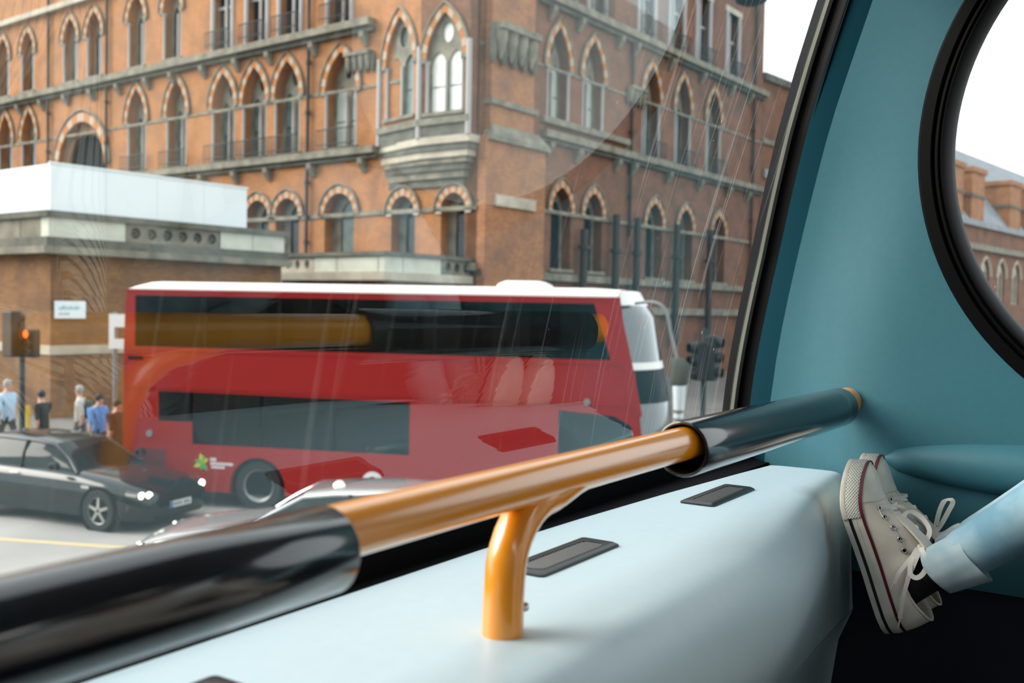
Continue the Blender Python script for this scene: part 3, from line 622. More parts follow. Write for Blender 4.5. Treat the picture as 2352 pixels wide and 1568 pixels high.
    for o in list(sh.children):
        if o.location.length > 1e-6:
            p = o.location.copy(); q = o.rotation_euler.to_quaternion() @ Vector((0, 0, 1)); p2 = flex(p); n2_ = (flex(p+q*0.002)-p2).normalized()
            o.location = p2; o.rotation_euler = n2_.to_track_quat('Z', 'Y').to_euler()
        else:
            for v_ in o.data.vertices: v_.co = flex(v_.co)
            o.data.update()
    return sh
FB, FX0, FX1 = math.radians(15), 0.165, 0.215
def flex(p):
    '''toes pressed back: the shoe bends at the ball of the foot'''
    x, y, z = p
    if x <= FX0: return Vector((x, y, z))
    R_ = (FX1-FX0)/FB; a = FB*(min(x, FX1)-FX0)/(FX1-FX0)
    cx, cz = FX0+R_*math.sin(a), R_*(1-math.cos(a))
    if x > FX1: cx += (x-FX1)*math.cos(FB); cz += (x-FX1)*math.sin(FB)
    return Vector((cx-z*math.sin(a), y, cz+z*math.cos(a)))
XD = Vector((0, 0.334, 0.942)).normalized(); ZD = Vector((0, -XD.z, XD.y)); YD = ZD.cross(XD)
def seat_shoe(o, c, yaw=0.0, lean=0.0):
    x = (XD+ZD*lean).normalized(); y = (YD+x*yaw); y = (y-x*y.dot(x)).normalized(); z = x.cross(y)
    mm_ = Matrix((x, y, z)).transposed().to_4x4(); mm_.translation = c; o.matrix_local = mm_
def smooth_path(ps, k=6):
    ps = [Vector(p) for p in ps]; out = []
    for i in range(len(ps)-1):
        p0, p1, p2, p3 = ps[max(i-1, 0)], ps[i], ps[i+1], ps[min(i+2, len(ps)-1)]
        for j in range(k):
            t = j/k; out.append(0.5*((2*p1)+(p2-p0)*t+(2*p0-5*p1+4*p2-p3)*t*t+(3*p1-p0-3*p2+p3)*t**3))
    return out+[ps[-1]]
near_bow = {'n': Vector((0.3, 1, 0.25)),
    'loops': [smooth_path([(0.116, 0.012, 0.090), (0.113, 0.028, 0.094), (0.097, 0.036, 0.098), (0.083, 0.039, 0.088), (0.079, 0.040, 0.077), (0.087, 0.039, 0.071), (0.104, 0.031, 0.077), (0.115, 0.016, 0.086)]),
              smooth_path([(0.116, 0.008, 0.092), (0.132, -0.006, 0.104), (0.152, -0.014, 0.098), (0.166, -0.012, 0.084), (0.158, -0.004, 0.076), (0.138, 0.0, 0.088), (0.118, 0.006, 0.092)])],
    'ends': [smooth_path([(0.114, 0.016, 0.088), (0.104, 0.030, 0.074), (0.090, 0.036, 0.056), (0.076, 0.0365, 0.044)]),
             smooth_path([(0.114, 0.016, 0.090), (0.104, 0.031, 0.084), (0.080, 0.0365, 0.066), (0.054, 0.0365, 0.050), (0.034, 0.0362, 0.040), (0.026, 0.0360, 0.036)])]}
far_bow = {'n': Vector((0.2, 1, 0.2)),
    'loops': [smooth_path([(0.116, 0.008, 0.095), (0.130, 0.014, 0.112), (0.146, 0.020, 0.128), (0.160, 0.022, 0.140), (0.166, 0.022, 0.132), (0.152, 0.020, 0.118), (0.130, 0.014, 0.104)]),
              smooth_path([(0.116, 0.010, 0.092), (0.140, 0.024, 0.078), (0.166, 0.036, 0.060), (0.176, 0.039, 0.064), (0.164, 0.036, 0.078), (0.138, 0.024, 0.090), (0.118, 0.012, 0.094)])],
    'ends': [smooth_path([(0.114, 0.010, 0.094), (0.116, 0.014, 0.112), (0.122, 0.016, 0.128), (0.124, 0.017, 0.138)])]}
s1 = make_sneaker(near_bow); seat_shoe(s1, (NX, 0.329, -0.474))
s2 = make_sneaker(far_bow); seat_shoe(s2, (FX, 0.336, -0.478), 0.0, 0.0)

# ---- second passenger on the same bench, out of frame but mirrored in the windscreen
def rib_mat(name, c1, c2, scale, axis='X', dist=1.2):
    mm_ = mat(name, c1, 0.9); n, l = nt(mm_); b_ = n['Principled BSDF']; tc_ = n.new('ShaderNodeTexCoord')
    wv = n.new('ShaderNodeTexWave'); wv.wave_type = 'BANDS'; wv.bands_direction = axis; wv.inputs['Scale'].default_value = scale; wv.inputs['Distortion'].default_value = dist; wv.inputs['Detail'].default_value = 1; wv.inputs['Detail Scale'].default_value = 0.25
    l.new(tc_.outputs['Object'], wv.inputs['Vector']); r_ = n.new('ShaderNodeValToRGB'); r_.color_ramp.elements[0].color = (*c2, 1); r_.color_ramp.elements[1].color = (*c1, 1); r_.color_ramp.elements[0].position = 0.12; r_.color_ramp.elements[1].position = 0.42
    l.new(wv.outputs['Fac'], r_.inputs[0]); l.new(r_.outputs[0], b_.inputs['Base Color']); return mm_
nb = inside(empty('person')); tag(nb, 'person in pale striped clothes mirrored in the left side of the windscreen', 'person')
V = []; E_ = []; Rr = []
pel = jv((0.82, -0.52, -0.64), 0.13)
for sx, kx_, ky_, kz_ in ((-1, 0.71, 0.20, -0.385), (1, 0.94, 0.13, -0.415)):
    h = jv((0.82+sx*0.09, -0.42, -0.62), 0.092, pel); k1 = jv((kx_, -0.10, -0.50), 0.082, h); kn = jv((kx_, ky_, kz_), 0.068, k1); c1 = jv((kx_, ky_+0.02, -0.75), 0.055, kn); an = jv((kx_, ky_-0.02, -1.18), 0.038, c1); jv((kx_, ky_+0.13, -1.265), 0.034, an)
wa = jv((0.82, -0.50, -0.42), 0.13, pel); ch = jv((0.82, -0.38, -0.18), 0.145, wa); ne = jv((0.82, -0.34, 0.02), 0.052, ch); hd = jv((0.82, -0.30, 0.12), 0.078, ne); jv((0.82, -0.30, 0.22), 0.070, hd)
for sx in (-1, 1):
    s0 = jv((0.82+sx*0.17, -0.36, -0.06), 0.062, ch); el = jv((0.82+sx*0.22, -0.22, -0.33), 0.048, s0); wri = jv((0.82+sx*0.13, 0.0, -0.40), 0.032, el); hb = jv((0.82+sx*0.115, 0.07, -0.41), 0.034, wri)
nbm = skin_mesh('body', V, E_, Rr)
for x in (rib_mat('striped_trousers', (0.88, 0.80, 0.72), (0.12, 0.11, 0.10), 26), rib_mat('pale_ribbed_top', (0.90, 0.86, 0.82), (0.42, 0.40, 0.38), 22, 'X', 2.0), M['skin'], M['ink']): nbm.materials.append(x)
for p_ in nbm.polygons:
    c = p_.center; arm_ = abs(c.x-0.82) > 0.10 and c.y > -0.03 and c.z > -0.45 and c.y < 0.13 and abs(c.x-0.82) < 0.16
    p_.material_index = 3 if c.z < -1.2 else 2 if (c.z > 0.0 and c.y > -0.45) else 1 if (c.z > -0.5 and c.y < -0.16) else 0
put('body', nbm, nb)
b = MB(); b.lathe([(0.0, 0.102), (0.05, 0.09), (0.085, 0.045), (0.092, -0.01), (0.088, -0.07), (0.06, -0.11)], 24); hr = b.obj('hair', M['hair_d'], nb, 60); hr.location = (0.82, -0.325, 0.185)
b = MB(); b.tube([(0.82, -0.235, 0.185), (0.82, -0.212, 0.16), (0.82, -0.225, 0.148)], [0.006, 0.012, 0.009], 10); b.obj('nose', M['skin'], nb, 60)
for sx in (-1, 1):
    for yy in (0.085, 0.10):
        pass
    for k in range(4):
        b = MB(); x0 = 0.82+sx*0.115+(k-1.5)*0.019; L_ = (0.075, 0.085, 0.080, 0.062)[k]; b.tube([(x0, 0.075, -0.402), (x0, 0.075+L_*0.5, -0.395), (x0, 0.075+L_*0.85, -0.412), (x0, 0.075+L_, -0.430)], [0.0095, 0.009, 0.008, 0.006], 8); b.obj('finger', M['skin'], nb, 60)
    b = MB(); b.tube([(0.82+sx*0.09, 0.02, -0.405), (0.82+sx*0.07, 0.055, -0.41), (0.82+sx*0.062, 0.085, -0.42)], [0.011, 0.010, 0.007], 8); b.obj('thumb', M['skin'], nb, 60)

# ---- the seat they sit on
def bench(dx, label):
    st = inside(empty('bus_seat')); tag(st, label, 'seat')
    b = MB(); b.box((1.10+dx, -0.86, -0.86), (1.66+dx, -0.36, -0.76)); bevel(b.obj('cushion', M['seatfab'], st), 0.03, 3)
    b = MB(); b.add([(1.10+dx, -0.86, -0.84), (1.66+dx, -0.86, -0.84), (1.66+dx, -0.76, -0.84), (1.10+dx, -0.76, -0.84), (1.12+dx, -0.98, -0.16), (1.64+dx, -0.98, -0.16), (1.64+dx, -0.90, -0.16), (1.12+dx, -0.90, -0.16)], [(0,3,2,1),(4,5,6,7),(0,1,5,4),(1,2,6,5),(2,3,7,6),(3,0,4,7)]); bevel(b.obj('backrest', M['seatfab'], st), 0.03, 3)
    for x in (1.16, 1.56):
        b = MB(); b.box((x+dx, -0.80, -1.30), (x+dx+0.05, -0.42, -0.855)); b.obj('leg', M['blackmat'], st)
bench(0.0, 'dark blue moquette front seat under the person in jeans'); bench(-0.57, 'dark blue moquette front seat under the person in striped clothes')

# ================================================================== THE STREET
b = MB(); b.box((-150, -60, -0.3), (200, 260, 0.0)); tag(b.obj('road', M['asphalt']), 'grey asphalt road between the buses', 'road', kind='structure')
def strip(name, pts, m_, label, z=0.006):
    b = MB(); k = len(pts); b.add([(x, y, 0.0) for x, y in pts]+[(x, y, z) for x, y in pts], [tuple(range(k))[::-1], tuple(range(k, 2*k))]+[(i, (i+1) % k, k+(i+1) % k, k+i) for i in range(k)]); return tag(b.obj(name, m_), label, 'road marking' if z < 0.05 else 'pavement', kind='structure')
strip('pavement', [(-60, 33.4), (-16, 24.2), (3.0, 21.2), (9.0, 23.0), (60, 90), (60, 140), (-60, 140)], M['pave'], 'paved forecourt in front of the brick hotel', 0.14)
strip('road_marking', [(-30, 20.3), (-6.2, 15.95), (-6.2, 16.12), (-30, 20.5)], M['line_y'], 'pale yellow line on the road beside the black car')
strip('road_marking', [(-30, 17.4), (-6.6, 13.2), (-6.6, 13.45), (-30, 17.65)], M['line_w'], 'pale line on the road in front of the black car')

# ---------------------------------------------------------------- red double-decker
bus = empty('double_decker_bus', (-7.44-0.25*0.978, 19.64+0.25*0.2085, 0), math.radians(-12.03)); tag(bus, 'red double-decker bus with a white roof, driving to the right', 'bus')
BW = 2.52
def fx(z): return interp([(0.3, 10.30), (1.2, 10.30), (2.2, 10.19), (3.1, 9.98), (4.2, 9.80)], z)       # front edge of the flank
def rx(z): return interp([(0.3, 0.0), (3.0, 0.0), (4.0, 0.03), (4.24, 0.08)], z)
side = [(rx(z), z) for z in (0.32, 1.0, 2.0, 3.0, 4.0, 4.24)]+[(fx(z), z) for z in (4.24, 3.6, 3.1, 2.6, 2.2, 1.2, 0.32)]
AX1, AX2 = 2.89, 8.15
def archpts(ax, r=0.57): return [(ax+r*math.cos(a), 0.46+r*math.sin(a)) for a in [PI*i/12 for i in range(13)]]
side += [(AX2+0.57, 0.32)]+archpts(AX2)+[(AX2-0.57, 0.32), (AX1+0.57, 0.32)]+archpts(AX1)+[(AX1-0.57, 0.32)]
up_w = [(0.24, 3.115), (9.66, 3.115), (9.34, 4.12), (0.24, 4.12)]
lo_w = [(0.77, 1.66), (1.50, 1.66), (1.50, 1.23), (5.94, 1.23), (5.94, 2.22), (0.77, 2.25)]
dr_w = [(8.74, 1.15), (10.12, 1.15), (10.06, 1.95), (9.75, 2.12), (8.74, 2.20)]
b = MB(); b.prism(side, [up_w, lo_w, dr_w], 0.0, 0.06); b.obj('side_panel', M['bus_red'], bus)
b = MB(); b.prism(side, [[(0.24, 3.115), (9.66, 3.115), (9.34, 4.12), (0.24, 4.12)], [(0.77, 1.3), (7.0, 1.3), (7.0, 2.22), (0.77, 2.22)]], BW-0.06, BW); b.obj('side_panel', M['bus_red'], bus)
# panes, one by one
def panes(edges, z0, z1, y, trim=None, far=False):
    for i in range(len(edges)-1):
        x0, x1 = edges[i]+0.03, edges[i+1]-0.03
        q = [(x0, z0), (x1, z0), (x1, z1), (x0, z1)]
        if trim and i == len(edges)-2: q = [(x0, z0), (9.66, z0), (9.34, z1), (x0, z1)]
        b = MB(); b.prism(q, [], y, y+0.012); b.obj('window_pane', M['bus_glass'], bus)
panes([0.22, 1.75, 3.3, 4.85, 6.4, 7.95, 9.69], 3.115, 4.12, 0.024, True)
panes([1.47, 2.95, 4.45, 5.97], 1.23, 2.23, 0.024)
b = MB(); b.prism([(0.77, 1.66), (1.44, 1.66), (1.44, 2.24), (0.77, 2.25)], [], 0.024, 0.036); b.obj('window_pane', M['bus_glass'], bus)
b = MB(); b.prism(dr_w, [], 0.024, 0.036); b.obj('driver_window_pane', M['bus_glass'], bus)
panes([0.22, 1.75, 3.3, 4.85, 6.4, 7.95, 9.69], 3.115, 4.12, BW-0.036, True)
panes([0.77, 2.5, 4.3, 7.0], 1.3, 2.22, BW-0.036)
for x in (1.75, 3.3, 4.85, 6.4, 7.95):
    b = MB(); b.box((x-0.035, 0.015, 3.10), (x+0.035, 0.07, 4.13)); b.obj('window_pillar', M['black'], bus)
for x in (2.95, 4.45):
    b = MB(); b.box((x-0.035, 0.015, 1.23), (x+0.035, 0.07, 2.24)); b.obj('window_pillar', M['black'], bus)
# mouldings
for z0, z1 in ((3.03, 3.075), (2.30, 2.335), (4.185, 4.215)):
    b = MB(); b.prism([(0.02, z0), (fx(z0)-0.05, z0), (fx(z1)-0.05, z1), (0.02, z1)], [], -0.012, 0.0); b.obj('moulding', M['bus_red'], bus)
# roof
b = MB(); rings = []
for x, k in ((0.10, 0.25), (0.16, 0.7), (0.3, 1), (9.2, 1), (9.75, 0.85)):
    rings.append([(x, 0.0, 4.235)]+[(x, BW*q, 4.24+0.145*k*(1-abs(2*q-1)**3.2)+0.03*k) for q in (0.0, 0.02, 0.05, 0.1, 0.2, 0.35, 0.5, 0.65, 0.8, 0.9, 0.95, 0.98, 1.0)]+[(x, BW, 4.235)])
b.loft(rings); b.obj('roof', M['bus_white'], bus, 50)
b = MB(); b.loft([[(x, y, z) for x, y in ((7.45-d, 0.7-d), (8.25+d, 0.7-d), (8.25+d, 1.8+d), (7.45-d, 1.8+d))] for d, z in ((0.08, 4.36), (0.02, 4.47), (-0.10, 4.53))]); b.obj('roof_pod', M['bus_white'], bus, 50)
# front, wrapped
def front_x(z, q): return fx(z)+0.50*(1-abs(2*q-1)**2.6)*(1.0 if z < 3.9 else 1.0-0.55*(z-3.9)/0.45)
qs = [0, 0.01, 0.03, 0.06, 0.1, 0.16, 0.24, 0.34, 0.5, 0.66, 0.76, 0.84, 0.9, 0.94, 0.97, 0.99, 1.0]
def front(z0, z1, name, m_, k=5, o=0.0):
    b = MB(); b.loft([[(front_x(z0+(z1-z0)*i/k, q)+o, BW*q, z0+(z1-z0)*i/k) for q in qs] for i in range(k+1)], False, False); return b.obj(name, m_, bus, 50)
front(0.32, 1.15, 'front_panel', M['bus_red']); front(1.15, 2.35, 'lower_windscreen', M['bus_wind']); front(2.35, 2.95, 'destination_display', M['black']); front(2.95, 3.08, 'front_moulding', M['bus_white']); front(3.08, 4.10, 'upper_windscreen', M['bus_wind']); front(4.10, 4.36, 'front_dome', M['bus_white'])
b = MB(); b.prism([(9.62, 4.236), (9.76, 4.236), (10.06, 3.0), (10.24, 2.15), (10.16, 2.1), (9.98, 2.4), (9.88, 3.0)], [], -0.02, 0.0); b.obj('corner_trim', M['bus_red'], bus)
# rear
b = MB(); b.loft([[(rx(z), 0.0, z), (rx(z)-0.10, 0.15, z), (rx(z)-0.14, BW/2, z), (rx(z)-0.10, BW-0.15, z), (rx(z), BW, z)] for z in (0.32, 1.5, 3.0, 3.9, 4.1, 4.24)], False, False); b.obj('rear_panel', M['bus_red'], bus, 50)
# decks, seats and poles inside
b = MB(); b.box((0.1, 0.08, 2.32), (9.9, BW-0.08, 2.44)); b.obj('upper_deck_floor', M['bus_in'], bus)
b = MB(); b.box((0.1, 0.08, 0.5), (9.9, BW-0.08, 0.58)); b.obj('lower_deck_floor', M['bus_in'], bus)
sb = MB(); sb.box((0, 0, 0.42), (0.42, 0.85, 0.52)); sb.box((-0.05, 0, 0.45), (0.05, 0.85, 1.06)); sme = sb.mesh('seat', M['bus_seat'])
for zz, xs_ in ((2.44, [0.8+0.86*i for i in range(11)]), (0.58, [1.2+0.9*i for i in range(6)])):
    for x in xs_:
        for y in (0.14, BW-0.14-0.85): put('seat', sme, bus, (x, y, zz))
pb = MB(); pb.tube([(0, 0, 0), (0, 0, 1.75)], 0.02, 8); pme = pb.mesh('grab_pole', M['yellow'])
for x in (1.9, 4.5, 7.1, 8.9): put('grab_pole', pme, bus, (x, 1.02, 2.44))
for x in (2.2, 4.8): put('grab_pole', pme, bus, (x, 1.02, 0.58))
# wheels
def wheel_me(r, wd, rim, spokes, ms):
    t = MB(); t.lathe([(r*0.66, 0), (r*0.95, 0), (r, wd*0.15), (r, wd*0.85), (r*0.95, wd), (r*0.66, wd)], 36, axis='y', closed=True)
    k = MB(); k.lathe([(0.0, wd*0.22), (r*0.12, wd*0.2), (r*0.16, wd*0.3), (r*0.5, wd*0.32) if not spokes else (r*0.17, wd*0.5), (r*0.6, wd*0.12), (r*0.68, wd*0.05), (r*0.68, wd*0.3)], 36, axis='y')
    return t.mesh('tyre', M['tyre'], 40), k.mesh('rim', ms, 40)
tm, rm = wheel_me(0.48, 0.28, 0.3, 0, M['rim'])
for x in (AX1, AX2):
    for y, fl_ in ((0.03, 1), (BW-0.03, -1)):
        wq = put('wheel', tm, bus, (x, y, 0.48)); wq.scale = (1, fl_, 1); put('rim', rm, wq)
        b = MB(); b.box((x-0.6, min(y, y+0.42*fl_), 0.36), (x+0.6, max(y, y+0.42*fl_), 1.05)) if False else None
for x in (AX1, AX2):
    b = MB(); b.box((x-0.62, 0.07, 0.30), (x+0.62, BW-0.07, 1.08)); b.obj('wheel_housing', M['blackmat'], bus)
# side details
b = MB(); b.prism([(0.41, 0.75), (0.93, 0.75), (0.93, 1.10), (0.41, 1.10)], [], -0.008, 0.0); b.obj('engine_grille', M['bus_dkred'], bus)
b = MB(); b.box((0.10, -0.02, 2.86), (0.42, 0.0, 2.92)); b.obj('rear_lamp_cover', M['black'], bus)
b = MB(); b.lathe([(0.0, -0.02), (0.06, -0.02), (0.06, 0.0)], 18, axis='y'); o = b.obj('side_lamp', M['post_g'], bus); o.location = (9.25, 0, 2.36)
b = MB(); b.lathe([(0.0, -0.02), (0.07, -0.02), (0.07, 0.0)], 18, axis='y'); o = b.obj('filler_cap', M['post_g'], bus); o.location = (0.58, 0, 1.40)
# leaf emblem and two lines of print, too small to read
def leaf(cx, cz, a, l, m_):
    pts = [(0, 0), (0.3*l, 0.22*l), (0.6*l, 0.22*l), (l, 0), (0.6*l, -0.22*l), (0.3*l, -0.22*l)]
    q = [(cx+x*math.cos(a)-z*math.sin(a), cz+x*math.sin(a)+z*math.cos(a)) for x, z in pts]
    b = MB(); b.prism(q, [], -0.004, 0.0); b.obj('emblem_leaf', m_, bus)
for a, l, k in ((100, 0.20, 'leaf_y'), (160, 0.17, 'leaf_g'), (35, 0.17, 'leaf_y'), (205, 0.20, 'leaf_y'), (310, 0.18, 'leaf_g'), (70, 0.16, 'leaf_g'), (260, 0.14, 'leaf_g')): leaf(1.72, 0.87, math.radians(a), l, M[k])
for x0, x1, z0, z1 in ((1.90, 2.02, 0.92, 0.985), (1.90, 2.38, 0.845, 0.90), (1.92, 2.20, 0.78, 0.825)):
    x = x0
    while x < x1:
        w_ = random.uniform(0.022, 0.045); b = MB(); b.prism([(x, z0), (x+w_, z0), (x+w_, z1), (x, z1)], [], -0.003, 0.0); b.obj('print_mark', M['white_print'], bus); x += w_+0.012
# ring-and-bar roundel on the skirt
b = MB(); b.prism([(5.23+0.21*math.cos(2*PI*i/40), 0.68+0.21*math.sin(2*PI*i/40)) for i in range(40)], [[(5.23+0.115*math.cos(2*PI*i/40), 0.68+0.115*math.sin(2*PI*i/40)) for i in range(40)]], -0.004, 0.0); b.obj('roundel_ring', M['white_print'], bus)
b = MB(); b.box((4.97, -0.005, 0.63), (5.49, 0.0, 0.73)); b.obj('roundel_bar', M['white_print'], bus)
# door mirror on a long arm
b = MB(); b.tube(smooth_path([(10.05, 0.25, 4.14), (10.42, -0.05, 4.16), (10.62, -0.12, 4.0), (10.72, -0.14, 3.6), (10.84, -0.15, 3.15)]), 0.028, 10); mirror = b.obj('mirror_arm', M['post_g'], bus, 60)
b = MB(); b.loft([[(10.72+dx*s_, -0.15+dy*s_, z) for dx, dy in ((0, -0.10), (0.22, -0.12), (0.34, -0.04), (0.34, 0.06), (0.12, 0.10), (0, 0.06))] for z, s_ in ((2.72, 0.7), (2.78, 1.0), (3.08, 1.0), (3.2, 0.6))]); mh = b.obj('mirror_head', M['stone_d'], bus, 40)

# ---------------------------------------------------------------- cars
def make_car(name, loc, rz, paint, label, L=4.85, chrome=False, plate=True):
    c = empty(name, (*loc, 0), rz); tag(c, label, 'car')
    # x forward, origin at the front axle
    st_ = [(0.98, 0.34, 0.58, 0.50, 0.55), (0.94, 0.22, 0.66, 0.68, 0.72), (0.80, 0.18, 0.72, 0.82, 0.86), (0.45, 0.17, 0.82, 0.91, 0.92), (0.0, 0.17, 0.89, 0.92, 0.92), (-0.55, 0.17, 0.945, 0.92, 0.925), (-1.2, 0.17, 0.965, 0.92, 0.93), (-2.1, 0.17, 0.98, 0.92, 0.93), (-2.9, 0.17, 0.985, 0.92, 0.92), (-3.4, 0.20, 0.97, 0.90, 0.90), (-3.75, 0.30, 0.92, 0.84, 0.82), (-3.87, 0.42, 0.84, 0.74, 0.70)]
    b = MB(); rings = []
    for x, zb, zt, hb, hm in st_:
        pr = [(hb*0.80, zb), (hb*0.97, zb+0.05), (hm, zb+0.22), (hm*1.0, (zb+zt)/2+0.05), (hm*0.985, zt-0.15), (hm*0.90, zt-0.035), (hm*0.72, zt+0.012), (hm*0.35, zt+0.026)]
        rings.append([(x, y, z) for y, z in pr]+[(x, 0, zt+0.03)]+[(x, -y, z) for y, z in reversed(pr)]+[(x, 0, zb)])
    b.loft(rings); b.obj('car_body', paint, c, 40)
    cab = [(-0.62, 0.80, 0.93, 0.94), (-0.95, 0.79, 0.66, 1.17), (-1.35, 0.79, 0.60, 1.40), (-1.8, 0.80, 0.60, 1.45), (-2.6, 0.80, 0.60, 1.47), (-3.15, 0.79, 0.58, 1.44), (-3.55, 0.77, 0.58, 1.30), (-3.82, 0.74, 0.68, 0.98)]
    b = MB(); rings = []
    for x, hb, ht, z in cab:
        zb = 0.93; ht = min(ht, hb-0.0); hm = hb+(ht-hb)*0.5
        rings.append([(x, hb, zb), (x, hm+0.02, zb+(z-zb)*0.55), (x, ht, zb+(z-zb)*0.93), (x, ht-0.06, z), (x, 0.25, z+0.012), (x, -0.25, z+0.012), (x, -ht+0.06, z), (x, -ht, zb+(z-zb)*0.93), (x, -hm-0.02, zb+(z-zb)*0.55), (x, -hb, zb)])
    n = 10; vs = [p for r in rings for p in r]; fr_, gl_ = [], []
    for i in range(len(rings)-1):
        for j in range(n-1):
            f_ = (i*n+j, i*n+j+1, (i+1)*n+j+1, (i+1)*n+j); roof = j in (2, 3, 4, 5, 6)
            (fr_ if roof and 2 <= i <= 4 else gl_).append(f_)
    b = MB(); b.add(vs, gl_); b.obj('windows', M['car_gl'], c, 40)
    b = MB(); b.add(vs, fr_); b.obj('roof', paint, c, 40)
    for sg in (1, -1):
        for path in ([rings[i][2 if sg > 0 else 7] for i in range(8)],):
            b = MB(); b.tube(path, [0.03]*8, 8); b.obj('roof_rail', M['chrome'] if chrome else paint, c, 60)
        for x in (-1.98,):
            b = MB(); b.tube([(x, sg*0.80, 0.93), (x-0.02, sg*0.72, 1.18), (x-0.03, sg*0.615, 1.42)], 0.035, 8); b.obj('door_pillar', M['black'], c, 60)
        b = MB(); b.loft([[(-0.98+d, sg*(0.94+y), z) for d, y, z in ((0, 0, 1.0), (0.14, 0.02, 1.0), (0.16, 0.16, 1.02), (0.02, 0.20, 1.02))], [(-0.98+d, sg*(0.94+y), z) for d, y, z in ((0, 0, 1.14), (0.10, 0.02, 1.14), (0.12, 0.16, 1.14), (0.02, 0.19, 1.14))]]); bevel(b.obj('wing_mirror', paint, c), 0.02)
        b = MB(); b.tube([(-1.9, sg*0.93, 0.87), (-2.1, sg*0.945, 0.87)], 0.014, 8); b.obj('door_handle', M['chrome'], c)
        b = MB(); b.loft([[(x, sg*(y+o), z+dz) for x, y, z in ((0.86, 0.66, 0.655), (0.74, 0.80, 0.68), (0.58, 0.875, 0.71))] for o, dz in ((0.02, -0.04), (0.035, 0.0), (0.015, 0.05))], False, False); b.obj('headlamp', M['chrome'], c, 50)
        for x, y in ((0.87, 0.66), (0.80, 0.76)):
            b = MB(); b.lathe([(0.0, 0.04), (0.055, 0.035), (0.065, 0.0)], 16, axis='x'); o = b.obj('lit_lamp', M['lamp_on'] if paint is M['car_k'] else M['chrome'], c, 60); o.location = (x-0.0, sg*y, 0.66)
        b = MB(); b.box((-0.40, sg*0.925-0.012, 0.72), (-0.22, sg*0.925+0.012, 0.77)); b.obj('side_indicator', M['chrome'], c)
        for x in (0.0, -2.9):
            b = MB(); b.lathe([(0.0, 0.0), (0.43, 0.0), (0.43, 0.02), (0.0, 0.02)], 30, axis='y'); o = b.obj('wheel_arch', M['blackmat'], c); o.location = (x, sg*0.93 if sg < 0 else sg*0.91, 0.35); o.scale = (1, 1, 1)
            tmm, rmm = CARW; wq = put('wheel', tmm, c, (x, sg*0.955, 0.36)); wq.scale = (1, 1 if sg < 0 else -1, 1); put('rim', rmm, wq)
            for k in range(5):
                o = put('spoke', SPK, wq, (0, 0.02, 0)); o.rotation_euler = (0, 2*PI*k/5, 0)
    b = MB(); b.box((0.94, -0.30, 0.50), (0.985, 0.30, 0.62)); bevel(b.obj('grille', M['black'], c), 0.02)
    b = MB(); b.box((0.90, -0.60, 0.24), (0.955, 0.60, 0.36)); bevel(b.obj('lower_intake', M['black'], c), 0.02)
    if plate:
        b = MB(); b.box((0.985, -0.26, 0.39), (0.998, 0.26, 0.50)); pl_ = b.obj('number_plate', M['plate'], c)
        b = MB(); b.box((0.998, -0.26, 0.39), (1.0, -0.205, 0.50)); b.obj('plate_band', M['blue'], pl_)
        y = -0.18
        for k in range(7):
            b = MB(); b.box((0.998, y, 0.415), (1.0, y+0.032, 0.475)); b.obj('plate_mark', M['ink'], pl_); y += 0.055+(0.03 if k == 3 else 0)
    b = MB(); b.lathe([(0.0, 0.08), (0.04, 0.075), (0.09, 0.03), (0.10, 0.0)], 16); o = b.obj('roof_aerial', M['chrome'] if chrome else paint, c, 60); o.location = (-1.75 if chrome else -2.9, 0.1, 1.455 if chrome else 1.42); 
    return c
CARW = wheel_me(0.36, 0.22, 0.2, 5, M['rim'])
_s = MB(); _s.loft([[(-0.03, -0.012, 0.03), (0.03, -0.012, 0.03), (0.03, 0.02, 0.03), (-0.03, 0.02, 0.03)], [(-0.022, 0.0, 0.23), (0.022, 0.0, 0.23), (0.022, 0.02, 0.23), (-0.022, 0.02, 0.23)]]); SPK = _s.mesh('spoke', M['alloy'])
make_car('black_car', (-6.75, 18.0), math.radians(-23), M['car_k'], 'black saloon car with lit headlamps behind the red bus')
make_car('silver_car', (-4.15, 14.2), math.radians(178), M['car_s'], 'silver car passing in front of the red bus, mostly behind the handrail', chrome=True, plate=False)

